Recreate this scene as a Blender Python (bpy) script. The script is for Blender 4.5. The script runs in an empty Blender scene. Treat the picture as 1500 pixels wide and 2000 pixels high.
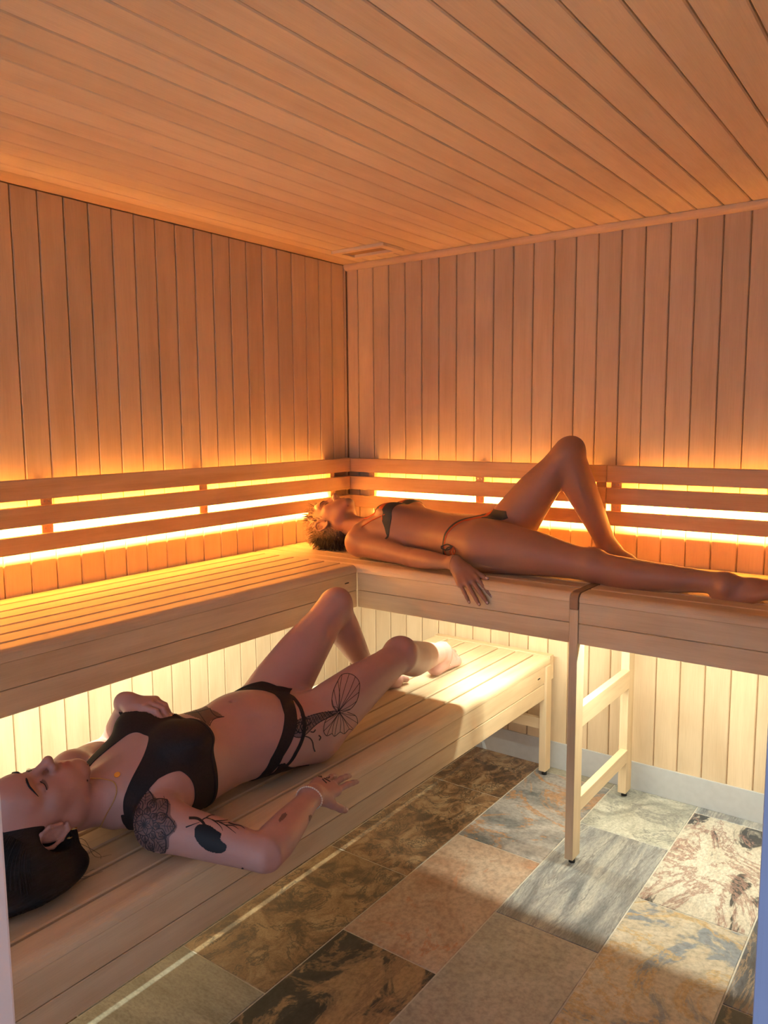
import bpy, bmesh, math, random
import numpy as np
from mathutils import Vector, Matrix
from mathutils.bvhtree import BVHTree
random.seed(7)
rng = np.random.default_rng(7)
scn = bpy.context.scene
COL = scn.collection
# ------------------------------------------------------------------ camera
cam_d = bpy.data.cameras.new('camera'); cam = bpy.data.objects.new('camera', cam_d); COL.objects.link(cam)
CAM = Vector((2.3932, -2.9825, 1.4611))
c_r = Vector((0.80758421, 0.58971529, -0.00660542)); c_u = Vector((-0.06276139, 0.09707437, 0.99329632)); c_f = Vector((-0.58640324, 0.80175585, -0.11540708))
M = Matrix.Identity(4)
for i in range(3):
    M[i][0] = c_r[i]; M[i][1] = c_u[i]; M[i][2] = -c_f[i]; M[i][3] = CAM[i]
cam.matrix_world = M
FPX = 1531.95
cam_d.sensor_fit = 'VERTICAL'; cam_d.sensor_height = 36; cam_d.lens = FPX / 2000 * 36
cam_d.clip_start = 0.02
scn.camera = cam
# ------------------------------------------------------------------ world (daylight of the lobby beyond the open door) and exposure
w = bpy.data.worlds.new('world'); scn.world = w; w.use_nodes = True
w.node_tree.nodes['Background'].inputs[0].default_value = (0.72, 0.78, 1.0, 1)
w.node_tree.nodes['Background'].inputs[1].default_value = 0.58
scn.view_settings.view_transform = 'Standard'; scn.view_settings.look = 'None'
scn.view_settings.exposure = 0.86; scn.view_settings.gamma = 1.0; scn.view_settings.use_curve_mapping = False

# ------------------------------------------------------------------ materials
def nmat(name):
    m = bpy.data.materials.new(name); m.use_nodes = True
    nt = m.node_tree; b = nt.nodes['Principled BSDF']
    return m, nt, b
def N(nt, t, **kw):
    n = nt.nodes.new(t)
    for k, v in kw.items(): setattr(n, k, v)
    return n
def ramp(nt, stops, interp='LINEAR'):
    r = N(nt, 'ShaderNodeValToRGB'); r.color_ramp.interpolation = interp
    e = r.color_ramp.elements
    while len(e) < len(stops): e.new(0.5)
    for el, (p, c) in zip(e, stops): el.position = p; el.color = (*c, 1) if len(c) == 3 else c
    return r
def wood(name, col, dark, var=0.12, rough=0.55, bump=0.05, knots=0.35):
    """aspen boards: long axis is the object's local X"""
    m, nt, b = nmat(name); L = nt.links.new
    tc = N(nt, 'ShaderNodeTexCoord'); oi = N(nt, 'ShaderNodeObjectInfo')
    off = N(nt, 'ShaderNodeVectorMath', operation='SCALE'); off.inputs[0].default_value = (37, 91, 53)
    L(oi.outputs['Random'], off.inputs['Scale'])
    add = N(nt, 'ShaderNodeVectorMath', operation='ADD'); L(tc.outputs['Object'], add.inputs[0]); L(off.outputs[0], add.inputs[1])
    mp = N(nt, 'ShaderNodeMapping'); mp.inputs['Scale'].default_value = (1.6, 26, 26); L(add.outputs[0], mp.inputs[0])
    n1 = N(nt, 'ShaderNodeTexNoise'); n1.inputs['Scale'].default_value = 1.0; n1.inputs['Detail'].default_value = 5; n1.inputs['Distortion'].default_value = .6
    L(mp.outputs[0], n1.inputs['Vector'])
    mp2 = N(nt, 'ShaderNodeMapping'); mp2.inputs['Scale'].default_value = (12, 420, 420); L(add.outputs[0], mp2.inputs[0])
    n2 = N(nt, 'ShaderNodeTexNoise'); n2.inputs['Scale'].default_value = 1.0; n2.inputs['Detail'].default_value = 2; L(mp2.outputs[0], n2.inputs['Vector'])
    mp3 = N(nt, 'ShaderNodeMapping'); mp3.inputs['Scale'].default_value = (3.2, 9, 9); L(add.outputs[0], mp3.inputs[0])
    n3 = N(nt, 'ShaderNodeTexNoise'); n3.inputs['Scale'].default_value = 1.0; n3.inputs['Detail'].default_value = 3; L(mp3.outputs[0], n3.inputs['Vector'])
    r1 = ramp(nt, [(0.30, dark), (0.62, col)]); L(n1.outputs['Fac'], r1.inputs[0])
    mx = N(nt, 'ShaderNodeMix', data_type='RGBA', blend_type='MULTIPLY'); mx.inputs[0].default_value = 0.22
    r2 = ramp(nt, [(0.3, (.72, .66, .6)), (0.6, (1, 1, 1))]); L(n2.outputs['Fac'], r2.inputs[0])
    L(r1.outputs[0], mx.inputs[6]); L(r2.outputs[0], mx.inputs[7])
    mx2 = N(nt, 'ShaderNodeMix', data_type='RGBA', blend_type='MULTIPLY'); mx2.inputs[0].default_value = knots
    r3 = ramp(nt, [(0.33, (.70, .6, .5)), (0.55, (1, 1, 1))]); L(n3.outputs['Fac'], r3.inputs[0])
    L(mx.outputs[2], mx2.inputs[6]); L(r3.outputs[0], mx2.inputs[7])
    hs = N(nt, 'ShaderNodeHueSaturation')
    mr = N(nt, 'ShaderNodeMapRange'); mr.inputs[3].default_value = 1 - var; mr.inputs[4].default_value = 1 + var
    L(oi.outputs['Random'], mr.inputs[0]); L(mr.outputs[0], hs.inputs['Value']); L(mx2.outputs[2], hs.inputs['Color'])
    L(hs.outputs[0], b.inputs['Base Color'])
    b.inputs['Roughness'].default_value = rough; b.inputs['Specular IOR Level'].default_value = .3
    bp = N(nt, 'ShaderNodeBump'); bp.inputs['Strength'].default_value = bump; bp.inputs['Distance'].default_value = .002
    L(n2.outputs['Fac'], bp.inputs['Height']); L(bp.outputs[0], b.inputs['Normal'])
    return m
def plain(name, col, rough=.5, metal=0, spec=.5, noise=0, scale=40):
    m, nt, b = nmat(name)
    b.inputs['Base Color'].default_value = (*col, 1); b.inputs['Roughness'].default_value = rough
    b.inputs['Metallic'].default_value = metal; b.inputs['Specular IOR Level'].default_value = spec
    if noise:
        tc = N(nt, 'ShaderNodeTexCoord'); n = N(nt, 'ShaderNodeTexNoise'); n.inputs['Scale'].default_value = scale; n.inputs['Detail'].default_value = 4
        nt.links.new(tc.outputs['Object'], n.inputs['Vector'])
        r = ramp(nt, [(.3, tuple(c * (1 - noise) for c in col)), (.7, tuple(min(1, c * (1 + noise)) for c in col))])
        nt.links.new(n.outputs['Fac'], r.inputs[0]); nt.links.new(r.outputs[0], b.inputs['Base Color'])
    return m
WCOL = (0.74, 0.57, 0.385)
W_WALL = wood('aspen_panel', WCOL, (0.69, 0.52, 0.34), .07, knots=.25)
W_CEIL = wood('aspen_ceiling_lit', (.90, .73, .52), (0.85, 0.675, 0.465), .05, knots=.2)  # same aspen as the walls, with extra ceiling light put into a paler colour
W_BENCH = wood('aspen_bench', (0.80, 0.62, 0.41), (0.71, 0.53, 0.335), .06)
W_SLAT = wood('aspen_backrest_shaded', (0.66, 0.455, 0.28), (0.58, 0.385, 0.225), .05)  # same aspen again, the slats' shade put into a darker colour
W_BACK = wood('groove_wood', (0.50, 0.32, 0.18), (0.42, 0.26, 0.14), .02)
M_GREY = plain('grey_skirting', (.50, .50, .51), .45, noise=.04)
M_GROUT = plain('grout', (.56, .52, .45), .8, noise=.1, scale=90)
M_JAMB = plain('painted_frame', (.78, .64, .58), .5, noise=.02)
M_JAMB2 = plain('blue_grey_frame', (.20, .25, .38), .4, noise=.03)
M_RUB = plain('rubber', (.012, .012, .012), .5)
M_DARKSEAM = plain('heat_darkened_wood', (.34, .21, .12), .55, noise=.15, scale=30)
M_ALU = plain('led_profile', (.75, .72, .68), .35, metal=.6)
M_STEEL = plain('screw_steel', (.45, .42, .40), .3, metal=1)

# ------------------------------------------------------------------ mesh helpers
def link(name, me, mat=None, parent=None, M=None):
    o = bpy.data.objects.new(name, me); COL.objects.link(o)
    if mat is not None and me is not None and not me.materials: me.materials.append(mat)
    if parent is not None: o.parent = parent
    if M is not None: o.matrix_local = M
    return o
def empty(name, loc=(0, 0, 0)):
    o = bpy.data.objects.new(name, None); o.empty_display_size = .1; COL.objects.link(o); o.location = loc; return o
def tag(o, label=None, cat=None, group=None, kind=None):
    if label: o['label'] = label
    if cat: o['category'] = cat
    if group: o['group'] = group
    if kind: o['kind'] = kind
    return o
_bc = {}
def board_mesh(L, W, T, bev=.002, mat=None, bull=0):
    """long X (centred), width Y (centred), thickness Z from -T to 0 (face at z=0); bull: radius rounding the +Y top edge"""
    key = (round(L, 4), round(W, 4), round(T, 4), bev, mat.name if mat else '', bull)
    if key in _bc: return _bc[key]
    prof = [(-W/2, -T), (-W/2, -bev), (-W/2 + bev, 0)]
    if bull:
        n = 7
        for i in range(n + 1):
            a = math.pi/2 * (1 - i/n)
            prof.append((W/2 - bull + bull*math.cos(a), -bull + bull*math.sin(a)))
        prof.append((W/2, -T))
    else:
        prof += [(W/2 - bev, 0), (W/2, -bev), (W/2, -T)]
    e = min(bev, .0015)
    vs = []; fs = []; n = len(prof)
    cx = sum(p[0] for p in prof)/n; cz = sum(p[1] for p in prof)/n
    rows = [(-L/2, .0), (-L/2 + e, e), (L/2 - e, e), (L/2, .0)]
    for k, (x, _) in enumerate(rows):
        s = e if k in (0, 3) else 0
        for (y, z) in prof:
            yy = y - s*(1 if y > cx else -1); zz = z - s*(1 if z > cz else -1)
            vs.append((x, yy, zz))
    for k in range(3):
        for i in range(n):
            j = (i + 1) % n
            fs.append((k*n + i, k*n + j, (k+1)*n + j, (k+1)*n + i))
    fs.append(tuple(range(n))); fs.append(tuple(3*n + i for i in reversed(range(n))))
    me = bpy.data.meshes.new('board'); me.from_pydata(vs, [], fs); 
    bm = bmesh.new(); bm.from_mesh(me); bmesh.ops.recalc_face_normals(bm, faces=bm.faces); bm.to_mesh(me); bm.free()
    if mat: me.materials.append(mat)
    _bc[key] = me
    return me
def frame(o, x, y, z):
    """matrix whose columns are local X, Y, Z in world and origin o"""
    m = Matrix.Identity(4)
    for i in range(3): m[i][0] = x[i]; m[i][1] = y[i]; m[i][2] = z[i]; m[i][3] = o[i]
    return m
X, Y, Z = Vector((1, 0, 0)), Vector((0, 1, 0)), Vector((0, 0, 1))
def box_obj(name, lo, hi, mat, parent=None, bev=.002):
    """axis-aligned bevelled box, origin at its centre; longest axis becomes local X"""
    lo = Vector(lo); hi = Vector(hi); d = hi - lo; c = (lo + hi)/2
    ax = [X, Y, Z]; order = sorted(range(3), key=lambda i: -d[i])
    lx, ly = ax[order[0]], ax[order[1]]; lz = lx.cross(ly)
    L, W, T = d[order[0]], d[order[1]], d[order[2]]
    bm = bmesh.new(); bmesh.ops.create_cube(bm, size=1)
    for v in bm.verts: v.co = Vector((v.co.x*L, v.co.y*W, v.co.z*T))
    if bev: bmesh.ops.bevel(bm, geom=bm.edges[:], offset=min(bev, T*.3), segments=2, affect='EDGES', profile=.6)
    me = bpy.data.meshes.new(name); bm.to_mesh(me); bm.free()
    m = frame(c, lx, ly, lz)
    if parent is not None: m = parent.matrix_basis.inverted() @ m
    return link(name, me, mat, parent, m)

# ------------------------------------------------------------------ dimensions (metres; floor z=0, back-left corner at the origin)
P = .09
CEIL = 2.192; RX = 2.50; FY = -2.57
HB = .114
def structure(name, o): o['kind'] = 'structure'; return o
# ---- floor with slate-look tiles
def slate(name, base, mid, hi, vein, scale=(5, 5), stretch=(1, 2.2), seed=0, veinw=.5, gloss=.32, lvl=(.38, .5, .62)):
    m, nt, b = nmat(name); L = nt.links.new
    tc = N(nt, 'ShaderNodeTexCoord'); mp = N(nt, 'ShaderNodeMapping'); mp.inputs['Location'].default_value = (seed*3.1, seed*1.7, seed)
    mp.inputs['Scale'].default_value = (scale[0]*stretch[0], scale[1]*stretch[1], 1); L(tc.outputs['Object'], mp.inputs[0])
    n1 = N(nt, 'ShaderNodeTexNoise'); n1.inputs['Scale'].default_value = 1; n1.inputs['Detail'].default_value = 9; n1.inputs['Roughness'].default_value = .62; n1.inputs['Distortion'].default_value = 1.1
    L(mp.outputs[0], n1.inputs['Vector'])
    r1 = ramp(nt, [(lvl[0], base), (lvl[1], mid), (lvl[2], hi)]); L(n1.outputs['Fac'], r1.inputs[0])
    n2 = N(nt, 'ShaderNodeTexNoise'); n2.inputs['Scale'].default_value = .55; n2.inputs['Detail'].default_value = 10; n2.inputs['Roughness'].default_value = .7; n2.inputs['Distortion'].default_value = 2.2
    L(mp.outputs[0], n2.inputs['Vector'])
    r2 = ramp(nt, [(veinw - .03, (1, 1, 1)), (veinw, (0, 0, 0)), (veinw + .035, (1, 1, 1))]); L(n2.outputs['Fac'], r2.inputs[0])
    mx = N(nt, 'ShaderNodeMix', data_type='RGBA'); L(r2.outputs[0], mx.inputs[0]); mx.inputs[6].default_value = (*vein, 1); L(r1.outputs[0], mx.inputs[7])
    n3 = N(nt, 'ShaderNodeTexNoise'); n3.inputs['Scale'].default_value = 18; n3.inputs['Detail'].default_value = 6; n3.inputs['Roughness'].default_value = .7; L(mp.outputs[0], n3.inputs['Vector'])
    r3 = ramp(nt, [(.35, (.62, .62, .62)), (.6, (1.12, 1.12, 1.12))]); L(n3.outputs['Fac'], r3.inputs[0])
    mm = N(nt, 'ShaderNodeMix', data_type='RGBA', blend_type='MULTIPLY'); mm.inputs[0].default_value = .75; L(mx.outputs[2], mm.inputs[6]); L(r3.outputs[0], mm.inputs[7])
    L(mm.outputs[2], b.inputs['Base Color']); b.inputs['Roughness'].default_value = gloss
    bp = N(nt, 'ShaderNodeBump'); bp.inputs['Strength'].default_value = .25; bp.inputs['Distance'].default_value = .004
    L(n1.outputs['Fac'], bp.inputs['Height']); L(bp.outputs[0], b.inputs['Normal'])
    return m
S = {
 'rust':  slate('slate_rust', (.12, .07, .042), (.29, .165, .085), (.42, .29, .17), (.06, .045, .035), (11, 11), (1.4, 1), 1, .46),
 'gold':  slate('slate_gold', (.13, .085, .05), (.30, .19, .10), (.42, .30, .17), (.09, .07, .05), (9, 9), (1.2, 1), 2, .44),
 'olive': slate('slate_olive', (.27, .25, .19), (.32, .30, .235), (.37, .345, .275), (.25, .23, .18), (4, 4), (1, 2), 3, .4),
 'patch': slate('slate_patch', (.15, .16, .165), (.33, .31, .30), (.47, .44, .42), (.46, .24, .11), (3.2, 3.2), (1, 1.2), 4, .47),
 'sand':  slate('slate_sand', (.40, .24, .16), (.46, .32, .23), (.52, .40, .31), (.48, .24, .14), (3.5, 3.5), (1, .8), 5, .40),
 'black': slate('slate_black', (.03, .032, .032), (.05, .05, .047), (.36, .24, .13), (.26, .17, .10), (4, 4), (1.5, .8), 6, .53, lvl=(.40, .51, .55)),
 'pale':  slate('slate_pale', (.30, .30, .27), (.47, .47, .41), (.60, .59, .52), (.25, .25, .24), (6, 6), (1, 1), 7, .42),
 'streak':slate('slate_streak', (.16, .17, .185), (.30, .305, .31), (.44, .43, .40), (.20, .20, .205), (4, 4), (3.2, .6), 8, .5),
 'beige': slate('slate_beige', (.36, .33, .28), (.41, .38, .33), (.47, .44, .39), (.33, .30, .26), (3, 3), (1, 1), 9, .36),
 'marble':slate('slate_marble', (.06, .06, .065), (.55, .50, .42), (.62, .58, .50), (.33, .20, .17), (4.2, 4.2), (1.5, .7), 10, .52, lvl=(.42, .455, .6)),
 'blue':  slate('slate_blue', (.24, .27, .31), (.50, .43, .33), (.58, .52, .43), (.52, .36, .18), (3.4, 3.4), (1, 1), 11, .5, lvl=(.45, .49, .6)),
 'night': slate('slate_night', (.05, .055, .07), (.12, .13, .16), (.42, .42, .42), (.30, .22, .15), (4.5, 4.5), (2.4, .7), 12, .5, lvl=(.38, .52, .62)),
}
floor = structure('floor', box_obj('floor', (-.12, -3.35, -.06), (RX + .9, .12, -.0018), M_GROUT, bev=0))
tx = [-.24 + .32*i + .0 for i in range(10)]        # column boundaries: ... .72, 1.04, 1.36, 1.68, 2.00
cols = {2: ('gold', 'rust', 'gold', 'olive', 'rust'), 3: ('rust', 'rust', 'gold', 'olive', 'gold'), 4: ('olive', 'patch', 'sand', 'black', 'beige', 'rust'),
        5: ('pale', 'streak', 'beige', 'rust', 'pale'), 6: ('streak', 'marble', 'blue', 'sand', 'black', 'gold'), 7: ('patch', 'night', 'black', 'olive', 'pale'), 8: ('olive', 'sand', 'patch', 'rust', 'beige', 'gold')}
TL = .645; gap = .004
for ci in range(9):
    x0, x1 = tx[ci] + gap/2, tx[ci+1] - gap/2
    if ci == 0: x0 = -.10
    start = -.057 if ci % 2 == 0 else -.375
    ys = [0.0] + [start - TL*k for k in range(6)]
    ys = [y for y in ys if y > -3.3] + [-3.3]
    names = cols.get(ci, ('rust', 'gold', 'olive', 'sand', 'patch', 'beige'))
    for k in range(len(ys) - 1):
        ya, yb = ys[k] - gap/2, ys[k+1] + gap/2
        if ya - yb < .02: continue
        mt = S[names[k % len(names)]]
        bm = bmesh.new(); bmesh.ops.create_cube(bm, size=1)
        for v in bm.verts: v.co = Vector((v.co.x*(x1 - x0), v.co.y*(ya - yb), v.co.z*.012))
        bmesh.ops.bevel(bm, geom=[e for e in bm.edges if all(v.co.z > 0 for v in e.verts)], offset=.0015, segments=1, affect='EDGES')
        me = bpy.data.meshes.new('tile'); bm.to_mesh(me); bm.free()
        t = link('tile', me, mt, floor, floor.matrix_basis.inverted() @ Matrix.Translation(((x0 + x1)/2, (ya + yb)/2, -.006)))
# ---- walls
BT = .015
def wall(name, lo, hi): return structure(name, box_obj(name, lo, hi, W_BACK, bev=0))
wl = wall('wall_left', (-.12, FY - .06, 0), (-BT + .008, .12, CEIL + .1))
wb = wall('wall_back', (-.10, BT - .008, 0), (RX + .12, .12, CEIL + .1))
wr = wall('wall_right', (RX, FY - .06, 0), (RX + .12, -.001, CEIL + .1))
bw = P - .0035
bz0, bz1 = HB - .012, CEIL - .004
BL = bz1 - bz0
ybase, xbase = .1106, .0657
def wall_board(parent, M, Lh, wdt): 
    link('board', board_mesh(Lh, wdt, BT, .0028, W_WALL), None, parent, parent.matrix_basis.inverted() @ M)
# left wall: face at x=0, normal +X; long axis Z
n = 0; y = 0.0
edges = [-.001, -ybase + P, -ybase]
edges = [-.001, -(ybase - P) , -ybase] + [-(ybase + P*k) for k in range(1, 28)]
for a, b_ in zip(edges[:-1], edges[1:]):
    wdt = a - b_ - .0035
    if wdt < .008: continue
    if b_ < FY - .03: break
    wall_board(wl, frame((0, (a + b_)/2, (bz0 + bz1)/2), Z, Y*1, Z.cross(Y)*-1) if False else frame((0, (a + b_)/2, (bz0 + bz1)/2), Z, -Y, X), BL, wdt)
edges = [.001, xbase] + [xbase + P*k for k in range(1, 28)]
for a, b_ in zip(edges[:-1], edges[1:]):
    b_ = min(b_, RX); wdt = b_ - a - .0035
    if wdt < .008: continue
    wall_board(wb, frame(((a + b_)/2, 0, (bz0 + bz1)/2), Z, -X, -Y), BL, wdt)
for k in range(29):   # right-hand wall
    yy = -.045 - P*k
    if yy < FY: break
    wall_board(wr, frame((RX - .0, yy, (bz0 + bz1)/2), Z, Y, -X), BL, bw)
# ---- ceiling: boards run along Y
ce = structure('ceiling', box_obj('ceiling', (-.12, FY - .06, CEIL + .008), (RX + .12, .12, CEIL + .12), W_BACK, bev=0))
cl = -FY
edges = [.001] + [xbase + P*k for k in range(0, 28)]
for a, b_ in zip(edges[:-1], edges[1:]):
    b_ = min(b_, RX); wdt = b_ - a - .0035
    if wdt < .01: continue
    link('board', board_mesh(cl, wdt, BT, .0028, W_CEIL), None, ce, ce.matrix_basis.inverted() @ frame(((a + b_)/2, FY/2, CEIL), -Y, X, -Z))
# ---- front wall with the open doorway the photograph was taken through
JL, JR = 1.568, 2.335
def thin_glass():
    m, nt, b = nmat('clear_glass'); nt.nodes.remove(b); L = nt.links.new
    t = N(nt, 'ShaderNodeBsdfTransparent'); t.inputs[0].default_value = (.93, .95, .96, 1)
    g = N(nt, 'ShaderNodeBsdfGlossy'); g.inputs['Roughness'].default_value = .02
    f = N(nt, 'ShaderNodeFresnel'); f.inputs[0].default_value = 1.45
    x = N(nt, 'ShaderNodeMixShader'); L(f.outputs[0], x.inputs[0]); L(t.outputs[0], x.inputs[1]); L(g.outputs[0], x.inputs[2])
    L(x.outputs[0], nt.nodes['Material Output'].inputs[0]); return m
M_GLASS = thin_glass()
fw = structure('wall_front', box_obj('wall_front', (-.12, FY - .10, 2.09), (RX + .12, FY, CEIL + .1), W_WALL, bev=0))
for (xa, xb) in ((-.01, JL - .05), (JR + .05, RX)):
    w_ = structure('w', box_obj('added_fill_glass_%d' % (1 if xa < 0 else 2), (xa, FY - .035, .0), (xb, FY - .025, 2.09), M_GLASS, bev=0))  # unseen glass panels, added to let more lobby light in as fill
dr = structure('door_1', box_obj('door_1', (JL - .05, FY - .06, 2.04), (JR + .05, FY, 2.09), M_JAMB, bev=.003))
box_obj('jamb', (JL - .05, FY - .06, 0), (JL, FY, 2.04), M_JAMB, dr, .003)
box_obj('jamb', (JR, FY - .06, 0), (JR + .05, FY, 2.04), M_JAMB2, dr, .003)
# ---- skirting and ceiling trim
structure('b', box_obj('baseboard_back', (.0, -.006, 0), (RX, .004, HB), M_GREY, bev=.0015))
structure('b', box_obj('baseboard_left', (-.004, FY, 0), (.006, -.006, HB), M_GREY, bev=.0015))
def trim(name, prof, a, b, out, mat):
    """profile (out, z) swept from a to b"""
    a = Vector(a); b = Vector(b); ax = (b - a).normalized(); L = (b - a).length
    vs = []; fs = []; n = len(prof)
    for k in (-.5, .5):
        for (o_, z_) in prof: vs.append((k*L, o_, z_))
    for i in range(n): fs.append((i, (i+1) % n, n + (i+1) % n, n + i))
    fs.append(tuple(range(n))); fs.append(tuple(n + i for i in reversed(range(n))))
    me = bpy.data.meshes.new(name); me.from_pydata(vs, [], fs)
    bm = bmesh.new(); bm.from_mesh(me); bmesh.ops.recalc_face_normals(bm, faces=bm.faces); bm.to_mesh(me); bm.free()
    out = Vector(out); zz = ax.cross(out)
    o = link(name, me, mat, None, frame((a + b)/2, ax, out, zz)); o['kind'] = 'structure'
    for p in me.polygons: p.use_smooth = False
    return o
# back wall: quarter round under the ceiling
qr = [(0, 0), (0, -.026)] + [(.022*math.sin(t), -.004 - .022*math.cos(t)) for t in np.linspace(.25, math.pi/2, 6)] + [(.022, 0)]
def sweep_z(prof, s): return [(a, s*b) for a, b in prof]
trim('trim_1', sweep_z(qr, -1), (0.0, -.0, CEIL - .001), (RX, -.0, CEIL - .001), (0, -1, 0), W_WALL)
# left wall: broad cove board
cv = [(0, .0), (0, -.014), (.010, -.018)] + [(.012 + .075*(1 - math.cos(t)), -.018 + .016*math.sin(t)) for t in np.linspace(.1, math.pi/2, 7)] + [(.10, 0)]
trim('trim_2', sweep_z(cv, 1), (0, FY, CEIL - .001), (0, 0, CEIL - .001), (1, 0, 0), W_WALL)

# ---- ceiling vent
vt = empty('ceiling_vent', (.29, -.215, CEIL)); tag(vt, 'small wooden slatted vent in the ceiling above the back corner', 'vent')
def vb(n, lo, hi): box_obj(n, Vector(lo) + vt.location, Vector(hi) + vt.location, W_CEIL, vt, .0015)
vb('frame_bar', (-.14, .045, -.014), (.14, .075, -.0005)); vb('frame_bar', (-.14, -.075, -.014), (.14, -.045, -.0005))
vb('frame_bar', (-.14, -.045, -.014), (-.105, .045, -.0005)); vb('frame_bar', (.105, -.045, -.014), (.14, .045, -.0005))
box_obj('slider', Vector((-.105, -.03, -.006)) + vt.location, Vector((.105, .03, -.002)) + vt.location, W_BACK, vt, .001)

# ------------------------------------------------------------------ benches
UT, LT = .915, .496
PT = .028
def plank(name, parent, c, L, W, axis, bull=0, bsign=1, T=PT, mat=W_BENCH):
    """horizontal plank; axis 'x' or 'y' is its length; bull rounds the edge on the +out side"""
    if axis == 'y': lx, ly = -Y, X        # x-hat cross: (-Y) x X = Z
    else: lx, ly = -X, -Y                 # (-X) x (-Y) = Z
    m = frame(c, lx, ly, Z)
    if parent is not None: m = parent.matrix_basis.inverted() @ m
    return link(name, board_mesh(L, W, T, .003, mat, bull), None, parent, m)
def fascia(parent, c, L, W, axis, T=.022):
    """vertical board, face outwards (+X for axis y, -Y for axis x)"""
    m = frame(c, Y, Z, X) if axis == 'y' else frame(c, X, Z, -Y)
    m = parent.matrix_basis.inverted() @ m
    return link('fascia_board', board_mesh(L, W, T, .0018, W_BENCH), None, parent, m)
W1, W2, WL = .566, .661, 1.0956
# upper bench along the left wall
ub = empty('upper_bench', (0, -.66, 0)); tag(ub, 'long upper sauna bench running along the left wall, slatted top', 'bench', 'upper benches')
ya, yb = FY + .004, -W2 - .001
slots = [.006, .085, .166, .247, .328, .409, .490]
for a, b_ in zip(slots[:-1], slots[1:]):
    plank('plank', ub, ((a + b_)/2, (ya + yb)/2, UT), yb - ya, b_ - a - .009, 'y')
plank('front_plank', ub, ((.4945 + W1)/2, (ya + yb)/2, UT), yb - ya, W1 - .4945, 'y', bull=.024)
fascia(ub, (W1 - .001, (ya + yb)/2, (.887 + .818)/2), yb - ya, .0675, 'y'); fascia(ub, (W1 - .001, (ya + yb)/2, (.818 + .7507)/2), yb - ya, .0655, 'y')
for yy in (-.75, -1.5, -2.3): box_obj('bearer', (.02, yy - .02, UT - PT - .06), (.462, yy + .02, UT - PT - .001), W_BENCH, ub)
box_obj('maker_mark', (W1 - .0005, -.735, .853), (W1 + .0004, -.712, .857), M_RUB, ub, 0)
# upper bench along the back wall: two modules
def back_bench(x0, x1, label):
    e = empty('upper_bench', ((x0 + x1)/2, -.33, 0)); tag(e, label, 'bench', 'upper benches')
    sl = [.006, .085, .166, .247, .328, .409, .490, .571]
    for a, b_ in zip(sl[:-1], sl[1:]):
        plank('plank', e, ((x0 + x1)/2, -(a + b_)/2, UT), x1 - x0, b_ - a - .009, 'x')
    plank('front_plank', e, ((x0 + x1)/2, -(.5755 + W2)/2, UT), x1 - x0, W2 - .5755, 'x', bull=.024)
    fx0 = max(x0, W1)
    fascia(e, ((fx0 + x1)/2, -W2 + .001, (.887 + .818)/2), x1 - fx0, .0675, 'x'); fascia(e, ((fx0 + x1)/2, -W2 + .001, (.818 + .7507)/2), x1 - fx0, .0655, 'x')
    return e
SX0, SX1 = 1.4255, 1.4545
b1 = back_bench(.008, SX0 - .001, 'upper sauna bench in the back corner under the woman in the striped bikini')
b2 = back_bench(SX1 + .001, RX - .005, 'upper bench at right carrying the outstretched leg, seat on a wooden post')
for xx in (.3, 1.0): box_obj('bearer', (xx - .02, -.562, UT - PT - .06), (xx + .02, -.02, UT - PT - .001), W_BENCH, b1)
for xx in (1.9, 2.4): box_obj('bearer', (xx - .02, -.562, UT - PT - .06), (xx + .02, -.02, UT - PT - .001), W_BENCH, b2)
# support frame in the seam
sf = empty('bench_support', (1.44, -.35, 0)); tag(sf, 'ladder-like wooden support frame with two posts under the back bench', 'support frame')
box_obj('front_post', (SX0, -.663, .02), (SX1, -.603, .862), W_BENCH, sf)
box_obj('back_post', (1.405, -.105, .02), (1.437, -.045, UT - PT - .001), W_BENCH, sf)
box_obj('rail', (1.412, -.603, .150), (1.440, -.105, .200), W_BENCH, sf)
box_obj('rail', (1.412, -.603, .445), (1.440, -.105, .515), W_BENCH, sf)
plank('cover_strip', sf, ((SX0 + SX1)/2, -(.44 + W2 + .004)/2, UT + .0015), SX1 - SX0 - .001, W2 + .004 - .44, 'x', bull=.026, T=.0525, mat=M_DARKSEAM)
def foot(parent, x, y):
    bm = bmesh.new(); bmesh.ops.create_cone(bm, cap_ends=True, segments=20, radius1=.011, radius2=.009, depth=.021)
    me = bpy.data.meshes.new('foot'); bm.to_mesh(me); bm.free()
    link('foot', me, M_RUB, parent, parent.matrix_basis.inverted() @ Matrix.Translation((x, y, .0105)))
foot(sf, 1.440, -.633); foot(sf, 1.421, -.075)
# lower bench
lb = empty('lower_bench', (.8, -1.3, 0)); tag(lb, 'low slatted sauna bench under the woman in the dark top', 'bench')
ya, yb = FY + .004, -.062
slots = [.532, .613, .695, .778, .860, .942, 1.0245]
for a, b_ in zip(slots[:-1], slots[1:]):
    lo_ = a + (.0045 if a > .62 or a < .6 else .0075); hi_ = b_ - (.0045 if b_ > .62 else .008)      # the first gap is the widest
    plank('plank', lb, ((lo_ + hi_)/2, (ya + yb)/2, LT), yb - ya, hi_ - lo_, 'y')
plank('front_plank', lb, ((1.029 + WL)/2, (ya + yb)/2, LT), yb - ya, WL - 1.029, 'y', bull=.022)
fascia(lb, (WL - .001, (ya - .110)/2, (.468 + .394)/2), -.110 - ya, .0715, 'y'); fascia(lb, (WL - .001, (ya - .110)/2, (.394 + .328)/2), -.110 - ya, .064, 'y')
box_obj('end_board', (.532, -.060, .395), (WL - .001, -.024, LT + .002), W_BENCH, lb)
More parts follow.
